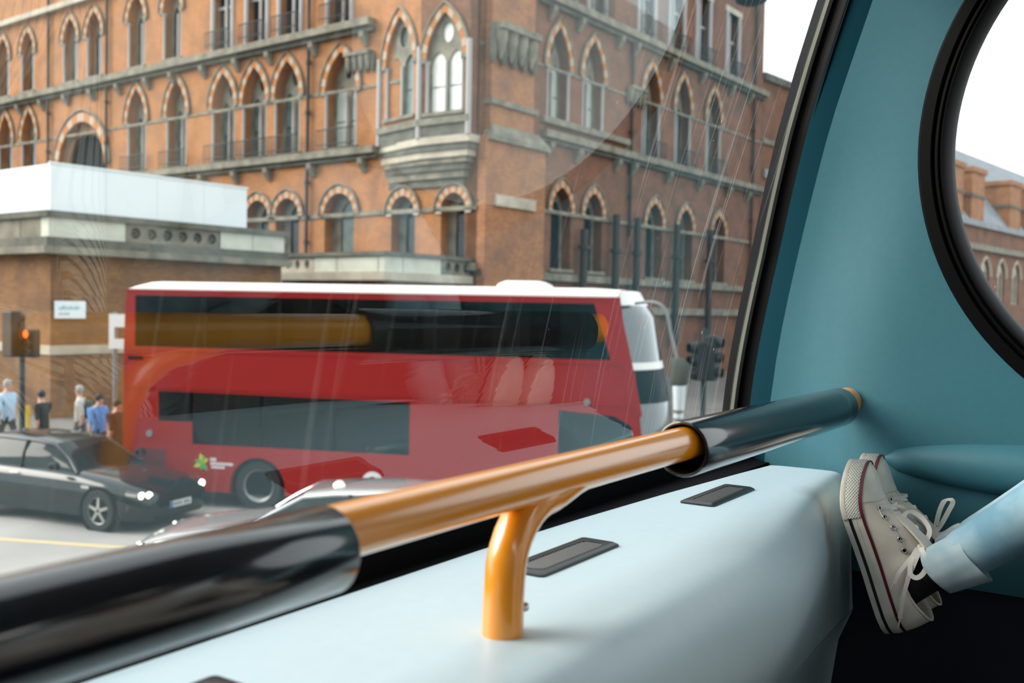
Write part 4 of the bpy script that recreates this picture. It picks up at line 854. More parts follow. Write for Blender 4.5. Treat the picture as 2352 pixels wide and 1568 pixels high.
# ---------------------------------------------------------------- pedestrians
def walker(loc, rz, h, shirt, trousers, hair, label, bag=None, stride=0.22):
    p = empty('person', (*loc, 0.14), rz); tag(p, label, 'person', 'people walking on the pavement'); k = h/1.75
    V = []; E_ = []; R_ = []
    def j(c, r, pre=None):
        V.append(tuple(q*k for q in c)); R_.append(r*k if not isinstance(r, tuple) else (r[0]*k, r[1]*k))
        if pre is not None: E_.append((pre, len(V)-1))
        return len(V)-1
    pe = j((0, 0, 0.95), (0.15, 0.11))
    R_[0] = (0.17*k, 0.13*k)
    for sg in (1, -1):
        hp = j((0.02*sg, 0.09*sg, 0.88), 0.085, pe); kn = j((stride*0.6*sg+0.03, 0.09*sg, 0.49), 0.058, hp); an = j((stride*sg-0.05*(sg < 0), 0.09*sg, 0.09+0.05*(sg < 0)), 0.04, kn); j((stride*sg+0.13, 0.10*sg, 0.035), 0.036, an)
    wa = j((0.0, 0, 1.12), (0.17, 0.13), pe); ch = j((0.01, 0, 1.34), (0.20, 0.14), wa); ne = j((0.02, 0, 1.49), 0.055, ch); hd = j((0.04, 0, 1.60), (0.078, 0.088), ne); j((0.045, 0, 1.69), (0.065, 0.075), hd)
    for sg in (1, -1):
        s0 = j((0.0, 0.21*sg, 1.40), 0.075, ch); el = j((-0.10*sg, 0.27*sg, 1.13), 0.055, s0); wr_ = j((-0.02-0.06*sg, 0.27*sg, 0.90), 0.036, el); j((0.03-0.06*sg, 0.265*sg, 0.82), 0.038, wr_)
    me = skin_mesh('body', V, E_, R_, 0, 1)
    for m_ in (trousers, shirt, M['skin'], M['ink']): me.materials.append(m_)
    for f_ in me.polygons:
        c = f_.center/k; arm = abs(c.y) > 0.185
        f_.material_index = 3 if c.z < 0.09 else 2 if (c.z > 1.47 or (arm and c.z < 1.10)) else 1 if c.z > 0.93 else 0
    put('body', me, p)
    b = MB(); b.lathe([(0.0, 0.075), (0.05, 0.065), (0.085, 0.02), (0.092, -0.04), (0.075, -0.10)], 16); o = b.obj('hair', hair, p, 60); o.location = (0.022*k, 0, 1.70*k); o.scale = (k, k, k)
    b = MB(); b.lathe([(0.0, 0.02), (0.014, 0.0), (0.01, -0.015)], 8, axis='x'); o = b.obj('nose', M['skin'], p, 60); o.location = (0.128*k, 0, 1.615*k)
    if bag:
        b = MB(); b.box((-0.28, -0.15, 1.0), (-0.12, 0.15, 1.40)); o = bevel(b.obj('backpack', bag, p), 0.05, 3); o.scale = (k, k, k)
    return p
sh = lambda nme, c: mat(nme, c, 0.9)
walker((-11.98, 23.6), math.radians(-20), 1.92, sh('pale_blue_shirt', (0.42, 0.60, 0.78)), sh('dark_trousers', (0.02, 0.025, 0.03)), M['hair_g'], 'person in a pale blue shirt at the left end of the pavement')
walker((-10.95, 23.2), math.radians(165), 1.72, sh('black_coat', (0.012, 0.02, 0.02)), sh('black_trousers', (0.012, 0.014, 0.016)), M['hair_d'], 'person in black beside the traffic light pole')
walker((-10.4, 24.0), math.radians(190), 1.78, sh('grey_top', (0.50, 0.50, 0.46)), sh('grey_trousers', (0.10, 0.10, 0.09)), M['hair_g'], 'person in a pale grey top with a green backpack', bag=sh('green_backpack', (0.03, 0.06, 0.045)))
walker((-9.32, 22.45), math.radians(-30), 1.74, sh('blue_shirt', (0.12, 0.28, 0.62)), sh('navy_trousers', (0.015, 0.02, 0.05)), M['hair_d'], 'person in a bright blue shirt behind the black car')
walker((-8.62, 21.7), math.radians(-20), 1.70, sh('maroon_top', (0.07, 0.02, 0.025)), sh('brown_trousers', (0.06, 0.04, 0.025)), M['hair_d'], 'person in a maroon top close to the rear of the red bus')

# ---------------------------------------------------------------- street furniture
def signal_head(parent, c, h, wd, rz, lit=None, facing=-1):
    o = empty('signal_head', c, rz, parent)
    b = MB(); b.box((-wd/2, -0.12, 0), (wd/2, 0.12, h)); hs = bevel(b.obj('signal_housing', M['iron'], o), 0.03)
    for i in range(3):
        z = h*(0.84-0.33*i); b = MB(); b.tube([(0, facing*0.12, z), (0, facing*0.26, z)], 0.11, 14, cap=False); b.obj('hood', M['iron'], o)
        b = MB(); b.lathe([(0.0, -0.02), (0.09, -0.01), (0.09, 0.0)], 14, axis='y'); l_ = b.obj('lamp_lens', M['red_on'] if lit == i else M['blackmat'], o, 60); l_.location = (0, facing*0.125, z); l_.scale = (1, -facing, 1)
tl = empty('traffic_light', (-10.83, 22.0, 0.14)); tag(tl, 'traffic light on a dark green pole with one red lamp lit', 'traffic light')
b = MB(); b.tube([(0, 0, 0), (0, 0, 3.35)], 0.06, 14); b.obj('pole', M['post_dg'], tl, 60)
b = MB(); b.tube([(0.0, 0, 0.9), (0.0, 0, 1.5)], 0.066, 14); o = b.obj('yellow_push_button_box', M['yellow'], tl, 60); o.location = (0.13, 0, 0); o.scale = (0.7, 0.7, 1)
signal_head(tl, (-0.24, 0.0, 2.57), 1.02, 0.36, math.radians(150), None)
signal_head(tl, (0.18, 0.0, 2.57), 0.62, 0.34, math.radians(-8), 0)
t2 = empty('traffic_light', (4.26, 22.0, 0.14)); tag(t2, 'dark traffic light in front of the brick arches, right of the bus', 'traffic light')
b = MB(); b.tube([(0, 0, 0), (0, 0, 3.5)], 0.06, 14); b.obj('pole', M['post_dg'], t2, 60)
signal_head(t2, (0.16, 0, 2.35), 1.0, 0.34, math.radians(60)); signal_head(t2, (-0.12, 0, 2.35), 0.85, 0.30, math.radians(-70))
sp = empty('sign_post', (-9.17, 23.0, 0.14)); tag(sp, 'grey post with a white framed sign beside the rear of the bus', 'sign')
b = MB(); b.tube([(0, 0, 0), (0, 0, 3.6)], 0.05, 12); b.obj('pole', M['post_g'], sp, 60)
b = MB(); b.prism([(-0.12, 2.75), (0.55, 2.75), (0.55, 3.55), (-0.12, 3.55)], [[(0.0, 2.98), (0.43, 2.98), (0.43, 3.25), (0.0, 3.25)]], -0.08, -0.05); b.obj('sign_plate', M['sign'], sp)
wp = empty('bollard_column', (4.06, 24.0, 0.14)); tag(wp, 'white banded column beyond the front of the red bus', 'column')
b = MB(); b.lathe([(0.12, 0), (0.12, 1.45), (0.155, 2.0), (0.155, 2.3), (0.12, 2.4), (0.0, 2.42)], 24); b.obj('shaft', M['white_post'], wp, 40)
for z in (1.22, 1.42):
    b = MB(); b.lathe([(0.135, z), (0.135, z+0.07), (0.11, z+0.07), (0.11, z)], 24, closed=True); b.obj('band', M['post_g'], wp, 40)
# lantern hanging over the street on a tall column by the wing
lp = empty('street_lamp', (9.6, 30.3, 0.14)); tag(lp, 'tall street lamp with a dark round lantern against the white sky', 'lamp')
b = MB(); b.tube([(0, 0, 0), (0, 0, 14.6)], [0.10, 0.07], 12); b.obj('pole', M['iron'], lp, 60)
b = MB(); b.tube(smooth_path([(0, 0, 14.4), (-0.6, 0, 15.0), (-1.8, 0, 15.0), (-2.55, 0, 14.3), (-2.6, 0, 13.75)]), 0.05, 8); b.obj('arm', M['iron'], lp, 60)
b = MB(); b.lathe([(0.0, 13.12), (0.30, 13.14), (0.46, 13.22), (0.50, 13.30), (0.32, 13.45), (0.12, 13.7), (0.05, 13.85)], 28); o = b.obj('lantern', M['iron'], lp, 50); o.location = (-2.6, 0, 0)

# ---------------------------------------------------------------- brick hotel: corner at K, x along the right face, y along the left face
BANG = math.atan2(0.799, 0.602)
hotel = empty('brick_hotel', (-1.65, 44.0, 0.0), BANG); tag(hotel, 'ornate orange brick Victorian hotel with pointed arched windows', 'building')
def pointed(wd, zs_, za, n=8, x0=0.0):
    """outline points of a pointed arch from right springing to left springing"""
    h = za-zs_; R_ = (h*h+wd*wd/4)/wd; c = R_-wd/2; a1 = math.atan2(h, c) if True else 0
    rgt = [(-c+R_*math.cos(a1*i/n), zs_+R_*math.sin(a1*i/n)) for i in range(n+1)]
    return [(x0+x, z) for x, z in rgt]+[(x0-x, z) for x, z in reversed(rgt[:-1])]
def opening(wd, z0, zs_, za, n=8): return [(-wd/2, z0), (wd/2, z0)]+pointed(wd, zs_, za, n)
def archring(win, wd, zs_, za, th, nv, y0, y1, n=8):
    """separate voussoirs, orange and cream in turn, plus a hood mould"""
    k = nv*3; inn = pointed(wd, zs_, za, k//2+(k % 2)); 
    outp = pointed(wd+2*th, zs_, za+th*1.15, k//2+(k % 2)); L_ = len(inn)-1; per = L_/nv
    for v in range(nv):
        i0, i1 = round(v*per), round((v+1)*per); 
        q = [inn[i] for i in range(i0, i1+1)]+[outp[i] for i in range(i1, i0-1, -1)]
        # narrow joints between the stones
        cx = sum(x for x, z in q)/len(q); cz = sum(z for x, z in q)/len(q); q = [(cx+(x-cx)*0.95, cz+(z-cz)*0.95) for x, z in q]
        yield q, v
WPROTO = {}
def window_proto(kind, wd, z0, zs_, za, glass, deep):
    """list of (name, mesh) for one window; origin at sill centre on the wall face, outward -y"""
    key = (kind, wd, z0, zs_, za, glass, deep)
    if key in WPROTO: return WPROTO[key]
    parts = []; ow = wd
    # surround / tracery with openings for two lights and an oculus
    D = deep
    if kind in ('pointed', 'bay'):
        lw = (wd-0.30)/2*0.92; cx = wd/4-0.01
        hs = []
        for s_ in (-1, 1):
            hs.append([(s_*cx+x, z) for x, z in opening(lw, z0+0.02, zs_-0.15, zs_+0.42, 5)])
        ocz = zs_+(za-zs_)*0.60; orr = (za-zs_)*0.19
        hs.append([(orr*0.8*math.cos(2*PI*i/14), ocz+orr*1.15*math.sin(2*PI*i/14)) for i in range(14)])
        b = MB(); b.prism(opening(wd, z0, zs_, za), hs, D*0.55, D*0.55+0.14); parts.append(('tracery', b.mesh('tracery', M['stone'])))
        gm = {'grey': M['pane'], 'white': M['pane_w'], 'dark': M['pane_d'], 'curtain': M['blind']}
        for s_ in (-1, 1):
            for (a, c) in ((z0, z0+(zs_-z0)*0.5), (z0+(zs_-z0)*0.5+0.06, zs_+0.40)):
                g_ = glass if not (glass == 'mix') else ('curtain' if s_ > 0 else 'grey')
                b = MB(); b.box((s_*cx-lw/2, D*0.55+0.10, a), (s_*cx+lw/2, D*0.55+0.115, c)); parts.append(('pane', b.mesh('pane', gm[g_])))
        b = MB(); b.box((-orr, D*0.55+0.10, ocz-orr*1.2), (orr, D*0.55+0.115, ocz+orr*1.2)); parts.append(('pane', b.mesh('pane', gm['white'] if glass == 'white' else M['pane_d'])))
        b = MB(); b.tube([(0, D*0.40, z0), (0, D*0.40, zs_-0.05)], 0.075, 10); parts.append(('mullion', b.mesh('mullion', M['col_g'], 60)))
        for s_ in (-1, 1):
            b = MB(); b.tube([(s_*(wd/2-0.02), 0.06, z0), (s_*(wd/2-0.02), 0.06, zs_-0.2), (s_*(wd/2-0.02), 0.06, zs_-0.1), (s_*(wd/2-0.02), 0.06, zs_)], [0.085, 0.085, 0.14, 0.16], 10); parts.append(('colonnette', b.mesh('colonnette', M['col_g'], 60)))
            b = MB(); b.box((s_*(wd/2+0.12)-0.18, -0.10, zs_-0.08), (s_*(wd/2+0.12)+0.18, 0.08, zs_+0.12)); parts.append(('impost', b.mesh('impost', M['stone'])))
        if kind == 'pointed' and z0 < 13:
            rl = MB(); rl.tube([(-wd/2-0.25, -0.38, z0+0.85), (wd/2+0.25, -0.38, z0+0.85)], 0.03, 6); rl.tube([(-wd/2-0.25, -0.38, z0+0.12), (wd/2+0.25, -0.38, z0+0.12)], 0.025, 6)
            for i in range(15): x = -wd/2-0.25+(wd+0.5)*i/14; rl.tube([(x, -0.38, z0-0.15), (x, -0.38, z0+0.85)], 0.016, 5)
            parts.append(('balcony_railing', rl.mesh('balcony_railing', M['iron'])))
    else:                                         # round-headed, deep
        lw = wd*0.62; hs = [[(0.10*wd+x, z) for x, z in opening(lw, z0+0.02, zs_-0.02, zs_+lw*0.52, 7)]]
        b = MB(); b.prism(opening(wd, z0, zs_, za), hs, D*0.6, D*0.6+0.12); parts.append(('inner_arch', b.mesh('inner_arch', M['stone'])))
        for (a, c) in ((z0, zs_-0.1), (zs_-0.02, zs_+lw*0.5)):
            b = MB(); b.box((0.10*wd-lw/2, D*0.6+0.08, a), (0.10*wd+lw/2, D*0.6+0.09, c)); parts.append(('pane', b.mesh('pane', M['pane_d'] if glass == 'dark' else M['pane'])))
        for s_ in (-1, 1):
            b = MB(); b.box((s_*(wd/2+0.12)-0.16, -0.08, zs_-0.12), (s_*(wd/2+0.12)+0.16, 0.08, zs_+0.08)); parts.append(('impost', b.mesh('impost', M['stone_l'])))
    nv = 13 if kind != 'round' else 15
    for q, v in archring(None, wd, zs_, za, 0.33, nv, 0, 0):
        b = MB(); b.prism(q, [], -0.07-0.01*(v % 2), 0.05); parts.append(('voussoir', b.mesh('voussoir', M['v_cr'] if v % 2 else M['v_or'])))
    hp = pointed(wd+0.74, zs_, za+0.44, 10); b = MB(); b.tube([(x, -0.09, z) for x, z in hp], 0.065, 6); parts.append(('hood_mould', b.mesh('hood_mould', M['stone'], 60)))
    b = MB(); b.box((-wd/2-0.15, -0.14, z0-0.16), (wd/2+0.15, D*0.55, z0)); parts.append(('sill', b.mesh('sill', M['stone'])))
    WPROTO[key] = parts; return parts
def place_window(face, c, kind, wd, z0, zs_, za, glass='grey', deep=0.55, parent=None, rot=None, loc=None):
    parts = window_proto(kind, wd, z0, zs_, za, glass, deep)
    if loc is None: loc = (c, 0, 0) if face == 'R' else (0, c, 0); rot = 0 if face == 'R' else -PI/2
    wo = empty('window', loc, rot, hotel)
    for nme, me in parts:
        o = put(nme, me, wo)
        if nme == 'balcony_railing': o['kind'] = 'stuff'
    return wo
# window schedule: (centre, kind, width, sill, springing, apex, glass)
LW = [(12.72, 'pointed', 1.95, 11.72, 14.55, 16.45, 'mix'), (15.35, 'pointed', 1.95, 11.72, 14.55, 16.45, 'mix'), (18.0, 'pointed', 1.95, 11.72, 14.6, 16.45, 'grey'),
      (8.75, 'pointed', 2.2, 11.72, 14.4, 16.35, 'curtain'), (22.3, 'pointed', 1.9, 11.72, 14.6, 16.6, 'grey'), (26.3, 'pointed', 1.9, 11.72, 14.6, 16.6, 'grey'), (39.0, 'pointed', 1.9, 11.72, 14.6, 16.6, 'grey'), (42.2, 'pointed', 1.9, 11.72, 14.6, 16.6, 'grey'),
      (12.62, 'round', 1.85, 6.15, 8.45, 9.40, 'dark'), (15.0, 'round', 1.85, 6.15, 8.45, 9.40, 'dark'), (8.75, 'round', 2.1, 6.15, 8.40, 9.45, 'grey'), (18.2, 'round', 1.85, 6.15, 8.45, 9.40, 'dark'),
      (4.45, 'round', 1.5, 6.15, 8.3, 9.1, 'dark'), (1.35, 'round', 1.5, 6.15, 8.3, 9.1, 'dark'),
      (31.0, 'pointed', 1.7, 17.9, 20.4, 21.9, 'dark'), (33.8, 'pointed', 1.7, 17.9, 20.4, 21.9, 'grey'), (39.2, 'pointed', 1.7, 17.9, 20.4, 21.9, 'dark'), (42.6, 'pointed', 1.7, 17.9, 20.4, 21.9, 'dark'),
      (26.4, 'pointed', 1.7, 17.9, 20.6, 22.1, 'dark'), (22.8, 'pointed', 1.7, 17.9, 20.6, 22.1, 'dark')]
LU = [(8.9, 1.7), (12.55, 1.7), (15.2, 1.7), (18.1, 1.7)]
RW = [(6.1, 'pointed', 1.85, 13.2, 15.6, 17.65, 'curtain'), (9.25, 'pointed', 1.95, 13.1, 15.65, 17.7, 'curtain'), (15.3, 'pointed', 1.95, 12.6, 15.6, 17.65, 'grey'), (19.1, 'pointed', 1.95, 12.6, 15.65, 17.75, 'dark'), (23.2, 'pointed', 2.0, 12.6, 15.7, 17.75, 'grey'),
      (6.55, 'round', 1.75, 5.95, 8.75, 9.95, 'dark'), (9.5, 'round', 1.75, 5.95, 8.75, 9.95, 'dark'), (15.95, 'round', 1.9, 5.85, 8.75, 10.05, 'dark'), (19.75, 'round', 1.9, 5.85, 8.75, 10.05, 'dark'), (24.3, 'round', 1.9, 5.85, 8.75, 10.05, 'dark')]
RU = [(6.6, 1.6), (9.4, 1.6), (14.5, 1.8), (18.0, 1.8), (21.4, 1.8), (25.6, 1.8)]
# walls with real openings
def face_holes(ws, us, z_u): return [[(c+x, z) for x, z in opening(wd, z0, s_, za)] for c, k, wd, z0, s_, za, g in ws]+[[(c-wd/2, z_u), (c+wd/2, z_u), (c+wd/2, z_u+4.0), (c-wd/2, z_u+4.0)] for c, wd in us]
bigarch = [(32.4+x, z) for x, z in opening(5.4, 5.0, 12.4, 15.2, 10)]
b = MB(); hl = face_holes(LW, LU, 17.75)+[bigarch]
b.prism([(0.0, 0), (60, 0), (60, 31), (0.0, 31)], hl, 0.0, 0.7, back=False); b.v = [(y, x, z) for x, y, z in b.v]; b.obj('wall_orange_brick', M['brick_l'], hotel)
b = MB(); b.prism([(0.0, 0), (30.6, 0), (30.6, 31), (0.0, 31)], face_holes(RW, RU, 19.0), 0.0, 0.7, back=False); b.obj('wall_shaded_brick', M['brick_r'], hotel)
b = MB(); b.box((30.55, 0.0, 0), (30.6, 14, 31)); b.obj('end_wall', M['brick_r'], hotel)
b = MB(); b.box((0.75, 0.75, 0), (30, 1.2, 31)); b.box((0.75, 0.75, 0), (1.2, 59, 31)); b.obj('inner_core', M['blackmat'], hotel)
for c, k, wd, z0, s_, za, g in LW: place_window('L', c, k, wd, z0, s_, za, g, 1.05 if k == 'pointed' else 0.9)
for c, k, wd, z0, s_, za, g in RW: place_window('R', c, k, wd, z0, s_, za, g, 1.05 if k == 'pointed' else 0.9)
# big entrance arch on the left
wo = empty('entrance_arch', (0, 32.4, 0), -PI/2, hotel)
for q, v in archring(None, 5.4, 12.4, 15.2, 0.5, 15, 0, 0):
    b = MB(); b.prism(q, [], -0.1, 0.05); b.obj('voussoir', M['v_cr'] if v % 2 else M['v_or'], wo)
b = MB(); b.prism(opening(5.4, 5.0, 12.4, 15.2, 10), [[(x*0.8, z) for x, z in opening(5.4, 5.0, 12.2, 14.4, 10)]], 0.35, 0.6); b.obj('inner_arch', M['brick_p'], wo)
b = MB(); b.tube([(x, -0.09, z) for x, z in pointed(6.6, 12.4, 15.95, 12)], 0.08, 6); b.obj('hood_mould', M['stone'], wo)
# second-floor windows with stone piers, transom and iron balcony
def upper_window(face, c, wd, z0, glass):
    wo = empty('window', (c, 0, 0) if face == 'R' else (0, c, 0), 0 if face == 'R' else -PI/2, hotel); key = ('up', wd, z0, glass)
    if key not in WPROTO:
        P_ = []; z1 = z0+4.0
        for s_ in (-1, 1):
            b = MB(); b.box((s_*wd/4-wd/4+0.06, 0.42, z0), (s_*wd/4+wd/4-0.06, 0.44, z0+2.3)); P_.append(('pane', b.mesh('pane', glass)))
            b = MB(); b.box((s_*wd/4-wd/4+0.06, 0.42, z0+2.45), (s_*wd/4+wd/4-0.06, 0.44, z1)); P_.append(('pane', b.mesh('pane', glass)))
            b = MB(); b.tube([(s_*(wd/2+0.02), -0.02, z0), (s_*(wd/2+0.02), -0.02, z1)], 0.13, 10); P_.append(('colonnette', b.mesh('colonnette', M['col_g'], 60)))
        b = MB(); b.tube([(0, 0.25, z0), (0, 0.25, z1)], 0.10, 10); P_.append(('mullion', b.mesh('mullion', M['col_g'], 60)))
        b = MB(); b.box((-wd/2, 0.3, z0+2.3), (wd/2, 0.45, z0+2.45)); P_.append(('transom', b.mesh('transom', M['col_g'])))
        b = MB(); b.box((-wd/2-0.3, -0.1, z1), (wd/2+0.3, 0.3, z1+0.35)); P_.append(('lintel', b.mesh('lintel', M['stone_l'])))
        rl = MB(); rl.tube([(-wd/2-0.2, -0.42, z0+0.95), (wd/2+0.2, -0.42, z0+0.95)], 0.03, 6); rl.tube([(-wd/2-0.2, -0.42, z0+0.25), (wd/2+0.2, -0.42, z0+0.25)], 0.025, 6)
        for i in range(15): x = -wd/2-0.2+(wd+0.4)*i/14; rl.tube([(x, -0.42, z0), (x, -0.42, z0+0.95)], 0.016, 5)
        P_.append(('balcony_railing', rl.mesh('balcony_railing', M['iron'])))
        WPROTO[key] = P_
    for nme, me in WPROTO[key]:
        o = put(nme, me, wo)
        if nme == 'balcony_railing': o['kind'] = 'stuff'
for i, (c, wd) in enumerate(LU): upper_window('L', c, wd, 17.75, M['pane_d'])
for i, (c, wd) in enumerate(RU): upper_window('R', c, wd, 19.0, M['pane'] if i < 4 else M['pane_d'])
# string courses, mouldings, brackets
def course(face, a0, a1, z0, z1, o, m_, name='string_course'):
    b = MB()
    if face == 'L': b.box((-o, a0, z0), (0.05, a1, z1))
    else: b.box((a0, -o, z0), (a1, 0.05, z1))
    return b.obj(name, m_, hotel)
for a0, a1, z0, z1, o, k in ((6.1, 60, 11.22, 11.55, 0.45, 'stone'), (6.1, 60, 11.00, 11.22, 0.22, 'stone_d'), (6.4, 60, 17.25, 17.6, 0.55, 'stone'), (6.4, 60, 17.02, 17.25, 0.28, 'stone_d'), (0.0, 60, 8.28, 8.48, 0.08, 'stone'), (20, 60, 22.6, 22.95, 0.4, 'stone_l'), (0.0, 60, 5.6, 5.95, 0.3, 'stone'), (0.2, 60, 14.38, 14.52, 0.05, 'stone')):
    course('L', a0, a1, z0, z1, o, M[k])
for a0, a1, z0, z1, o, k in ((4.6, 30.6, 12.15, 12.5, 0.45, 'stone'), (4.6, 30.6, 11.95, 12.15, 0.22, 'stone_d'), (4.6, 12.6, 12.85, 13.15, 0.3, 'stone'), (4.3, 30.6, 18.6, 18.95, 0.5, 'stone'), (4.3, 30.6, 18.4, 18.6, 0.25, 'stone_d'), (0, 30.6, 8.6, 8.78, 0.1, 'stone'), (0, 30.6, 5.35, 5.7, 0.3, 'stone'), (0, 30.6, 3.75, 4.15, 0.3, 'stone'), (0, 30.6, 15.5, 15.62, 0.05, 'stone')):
    course('R', a0, a1, z0, z1, o, M[k])
bk = MB(); bk.loft([[(-0.16, -0.42, 0), (0.16, -0.42, 0), (0.16, 0.05, 0), (-0.16, 0.05, 0)], [(-0.16, -0.40, -0.25), (0.16, -0.40, -0.25), (0.16, 0.05, -0.25), (-0.16, 0.05, -0.25)], [(-0.12, -0.10, -0.65), (0.12, -0.10, -0.65), (0.12, 0.05, -0.65), (-0.12, 0.05, -0.65)]]); bkm = bk.mesh('bracket', M['stone'])
for a in [7.0, 10.6, 14.0, 16.7, 19.6, 22.5, 25, 28, 31, 34, 37, 40, 43]:
    put('bracket', bkm, hotel, (0, a, 17.03), -PI/2); put('bracket', bkm, hotel, (0, a, 11.02), -PI/2)
for a in [5.2, 7.7, 11.5, 13.2, 17.2, 21.2, 25.3, 28.2]:
    put('bracket', bkm, hotel, (a, 0, 18.42)); put('bracket', bkm, hotel, (a, 0, 11.97))
# downpipes
def pipe(face, a, z0, z1, o=0.18, r=0.09):
    b = MB(); p = [(-o, a, z0), (-o, a, z1)] if face == 'L' else [(a, -o, z0), (a, -o, z1)]; b.tube(p, r, 10)
    for z in (7, 10, 13.5, 16): 
        if z0 < z < z1: b.tube([(p[0][0], p[0][1], z), (p[0][0], p[0][1], z+0.2)], r*1.5, 10)
    b.obj('drainpipe', M['pipe'], hotel, 60)
pipe('L', 10.95, 5.9, 31); pipe('L', 29.3, 5.9, 31); pipe('L', 36.2, 5.9, 31)
for a in (8.0, 11.1, 13.3, 17.9, 22.2): pipe('R', a, 2.0, 9.0 if a > 9 else 8.0, 0.45, 0.20)
pipe('R', 12.9, 8, 18.4); pipe('R', 28.9, 5, 31)
# corner oriel: two canted bays on a stepped corbel
OV = [(0.0, 6.05), (-0.72, 2.85), (-0.62, 0.05), (0.0, 0.0)]
def oriel_face(i, z0, s_, za, wd, glass):
    (x0, y0), (x1, y1) = OV[i], OV[i+1]; L_ = math.hypot(x1-x0, y1-y0); ang = math.atan2(y1-y0, x1-x0)
    f_ = empty('oriel_bay', (x0, y0, 0), ang, hotel)
    b = MB(); b.prism([(0, 11.5), (L_, 11.5), (L_, 18.9), (0, 18.9)], [[(L_/2+x, z) for x, z in opening(wd, z0, s_, za)]], 0.0, 0.55, back=False); b.obj('bay_wall', M['brick_l'] if i == 0 else M['brick_r'], f_)
    for nme, me in window_proto('bay', wd, z0, s_, za, glass, 0.35): o = put(nme, me, f_); o.location = (L_/2, 0, 0)
    b = MB(); b.box((-0.1, -0.18, 12.05), (L_+0.1, 0.05, 12.35)); b.obj('string_course', M['stone'], f_)
    pq = MB(); pq.box((0.1, -0.06, 11.45), (L_-0.1, 0.03, 12.05)); pq.obj('carved_panel', M['stone_d'], f_)
    for x in (0.0, L_): b = MB(); b.tube([(x, -0.05, 11.5), (x, -0.05, 15.6)], 0.13, 10); b.obj('colonnette', M['col_g'], f_, 60)
oriel_face(0, 12.70, 15.1, 17.30, 2.25, 'grey'); oriel_face(1, 12.60, 14.9, 16.95, 2.05, 'white')
b = MB(); b.loft([[(0, 6.05, 18.9), (-0.72, 2.85, 18.9), (-0.62, 0.05, 18.9), (0, 0.0, 18.9)], [(0, 5.6, 20.5), (-0.2, 3.0, 20.5), (-0.2, 0.8, 20.5), (0, 0.6, 20.5)]]); b.obj('oriel_roof', M['stone_d'], hotel)
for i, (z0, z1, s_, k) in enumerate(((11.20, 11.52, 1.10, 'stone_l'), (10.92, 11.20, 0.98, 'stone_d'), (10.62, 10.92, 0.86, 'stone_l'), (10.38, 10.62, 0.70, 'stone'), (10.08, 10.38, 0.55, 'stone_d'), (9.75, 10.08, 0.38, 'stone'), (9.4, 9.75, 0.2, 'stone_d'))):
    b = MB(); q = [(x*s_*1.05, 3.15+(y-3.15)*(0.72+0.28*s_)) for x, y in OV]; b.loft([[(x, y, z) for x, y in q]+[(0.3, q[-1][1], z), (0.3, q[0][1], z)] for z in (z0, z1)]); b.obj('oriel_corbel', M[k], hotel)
# corner pier with carved capital
b = MB(); b.box((0.0, -0.45, 0), (4.5, 0.05, 11.5)); b.obj('corner_pier', M['brick_c'], hotel)
b = MB(); b.box((0.4, -0.35, 11.5), (3.6, 0.05, 31)); b.obj('corner_pilaster', M['brick_c'], hotel)
b = MB(); b.loft([[(x0, -o, z), (x1, -o, z), (x1, 0.05, z), (x0, 0.05, z)] for z, x0, x1, o in ((11.35, 0.1, 4.7, 0.62), (11.6, 0.3, 4.6, 0.60), (12.1, 0.5, 4.0, 0.38))]); b.obj('pier_weathering', M['stone'], hotel)
b = MB(); b.box((0.3, -0.5, 12.95), (3.8, 0.05, 13.2)); b.obj('pier_cap', M['stone'], hotel)
b = MB(); b.box((0.6, -0.6, 8.5), (3.6, 0.05, 9.0)); b.obj('pier_band', M['stone_l'], hotel)
def capital(loc, rz, s_=1.0):
    o = empty('carved_capital', loc, rz, hotel); 
    b = MB(); b.loft([[(-1.55*s_, -0.75*s_, z), (1.55*s_, -0.75*s_, z), (1.55*s_, 0.05, z), (-1.55*s_, 0.05, z)] for z in (0.0, 0.32*s_)]); b.obj('abacus', M['stone'], o)
    for i in range(4):
        x = (-1.2+0.8*i)*s_; b = MB(); b.loft([[(x+0.36*s_*k*math.cos(2*PI*j/10), -0.35*s_+0.33*s_*k*math.sin(2*PI*j/10), z*s_) for j in range(10)] for z, k in ((0, 1.0), (-0.4, 0.95), (-0.9, 0.6), (-1.35, 0.12))]); b.obj('carved_leaf', M['stone'], o, 60)
    for i in range(5):
        x = (-1.6+0.8*i)*s_; b = MB(); b.loft([[(x+0.25*s_*k*math.cos(2*PI*j/8), -0.2*s_+0.2*s_*k*math.sin(2*PI*j/8), z*s_) for j in range(8)] for z, k in ((0, 0.6), (-1.0, 0.9), (-1.5, 0.5))]); b.obj('carved_leaf', M['stone_d'], o, 60)
capital((1.75, -0.35, 16.15), 0, 0.95); capital((0, 7.35, 15.95), -PI/2, 0.55); capital((13.4, 0, 15.9), 0, 0.55)
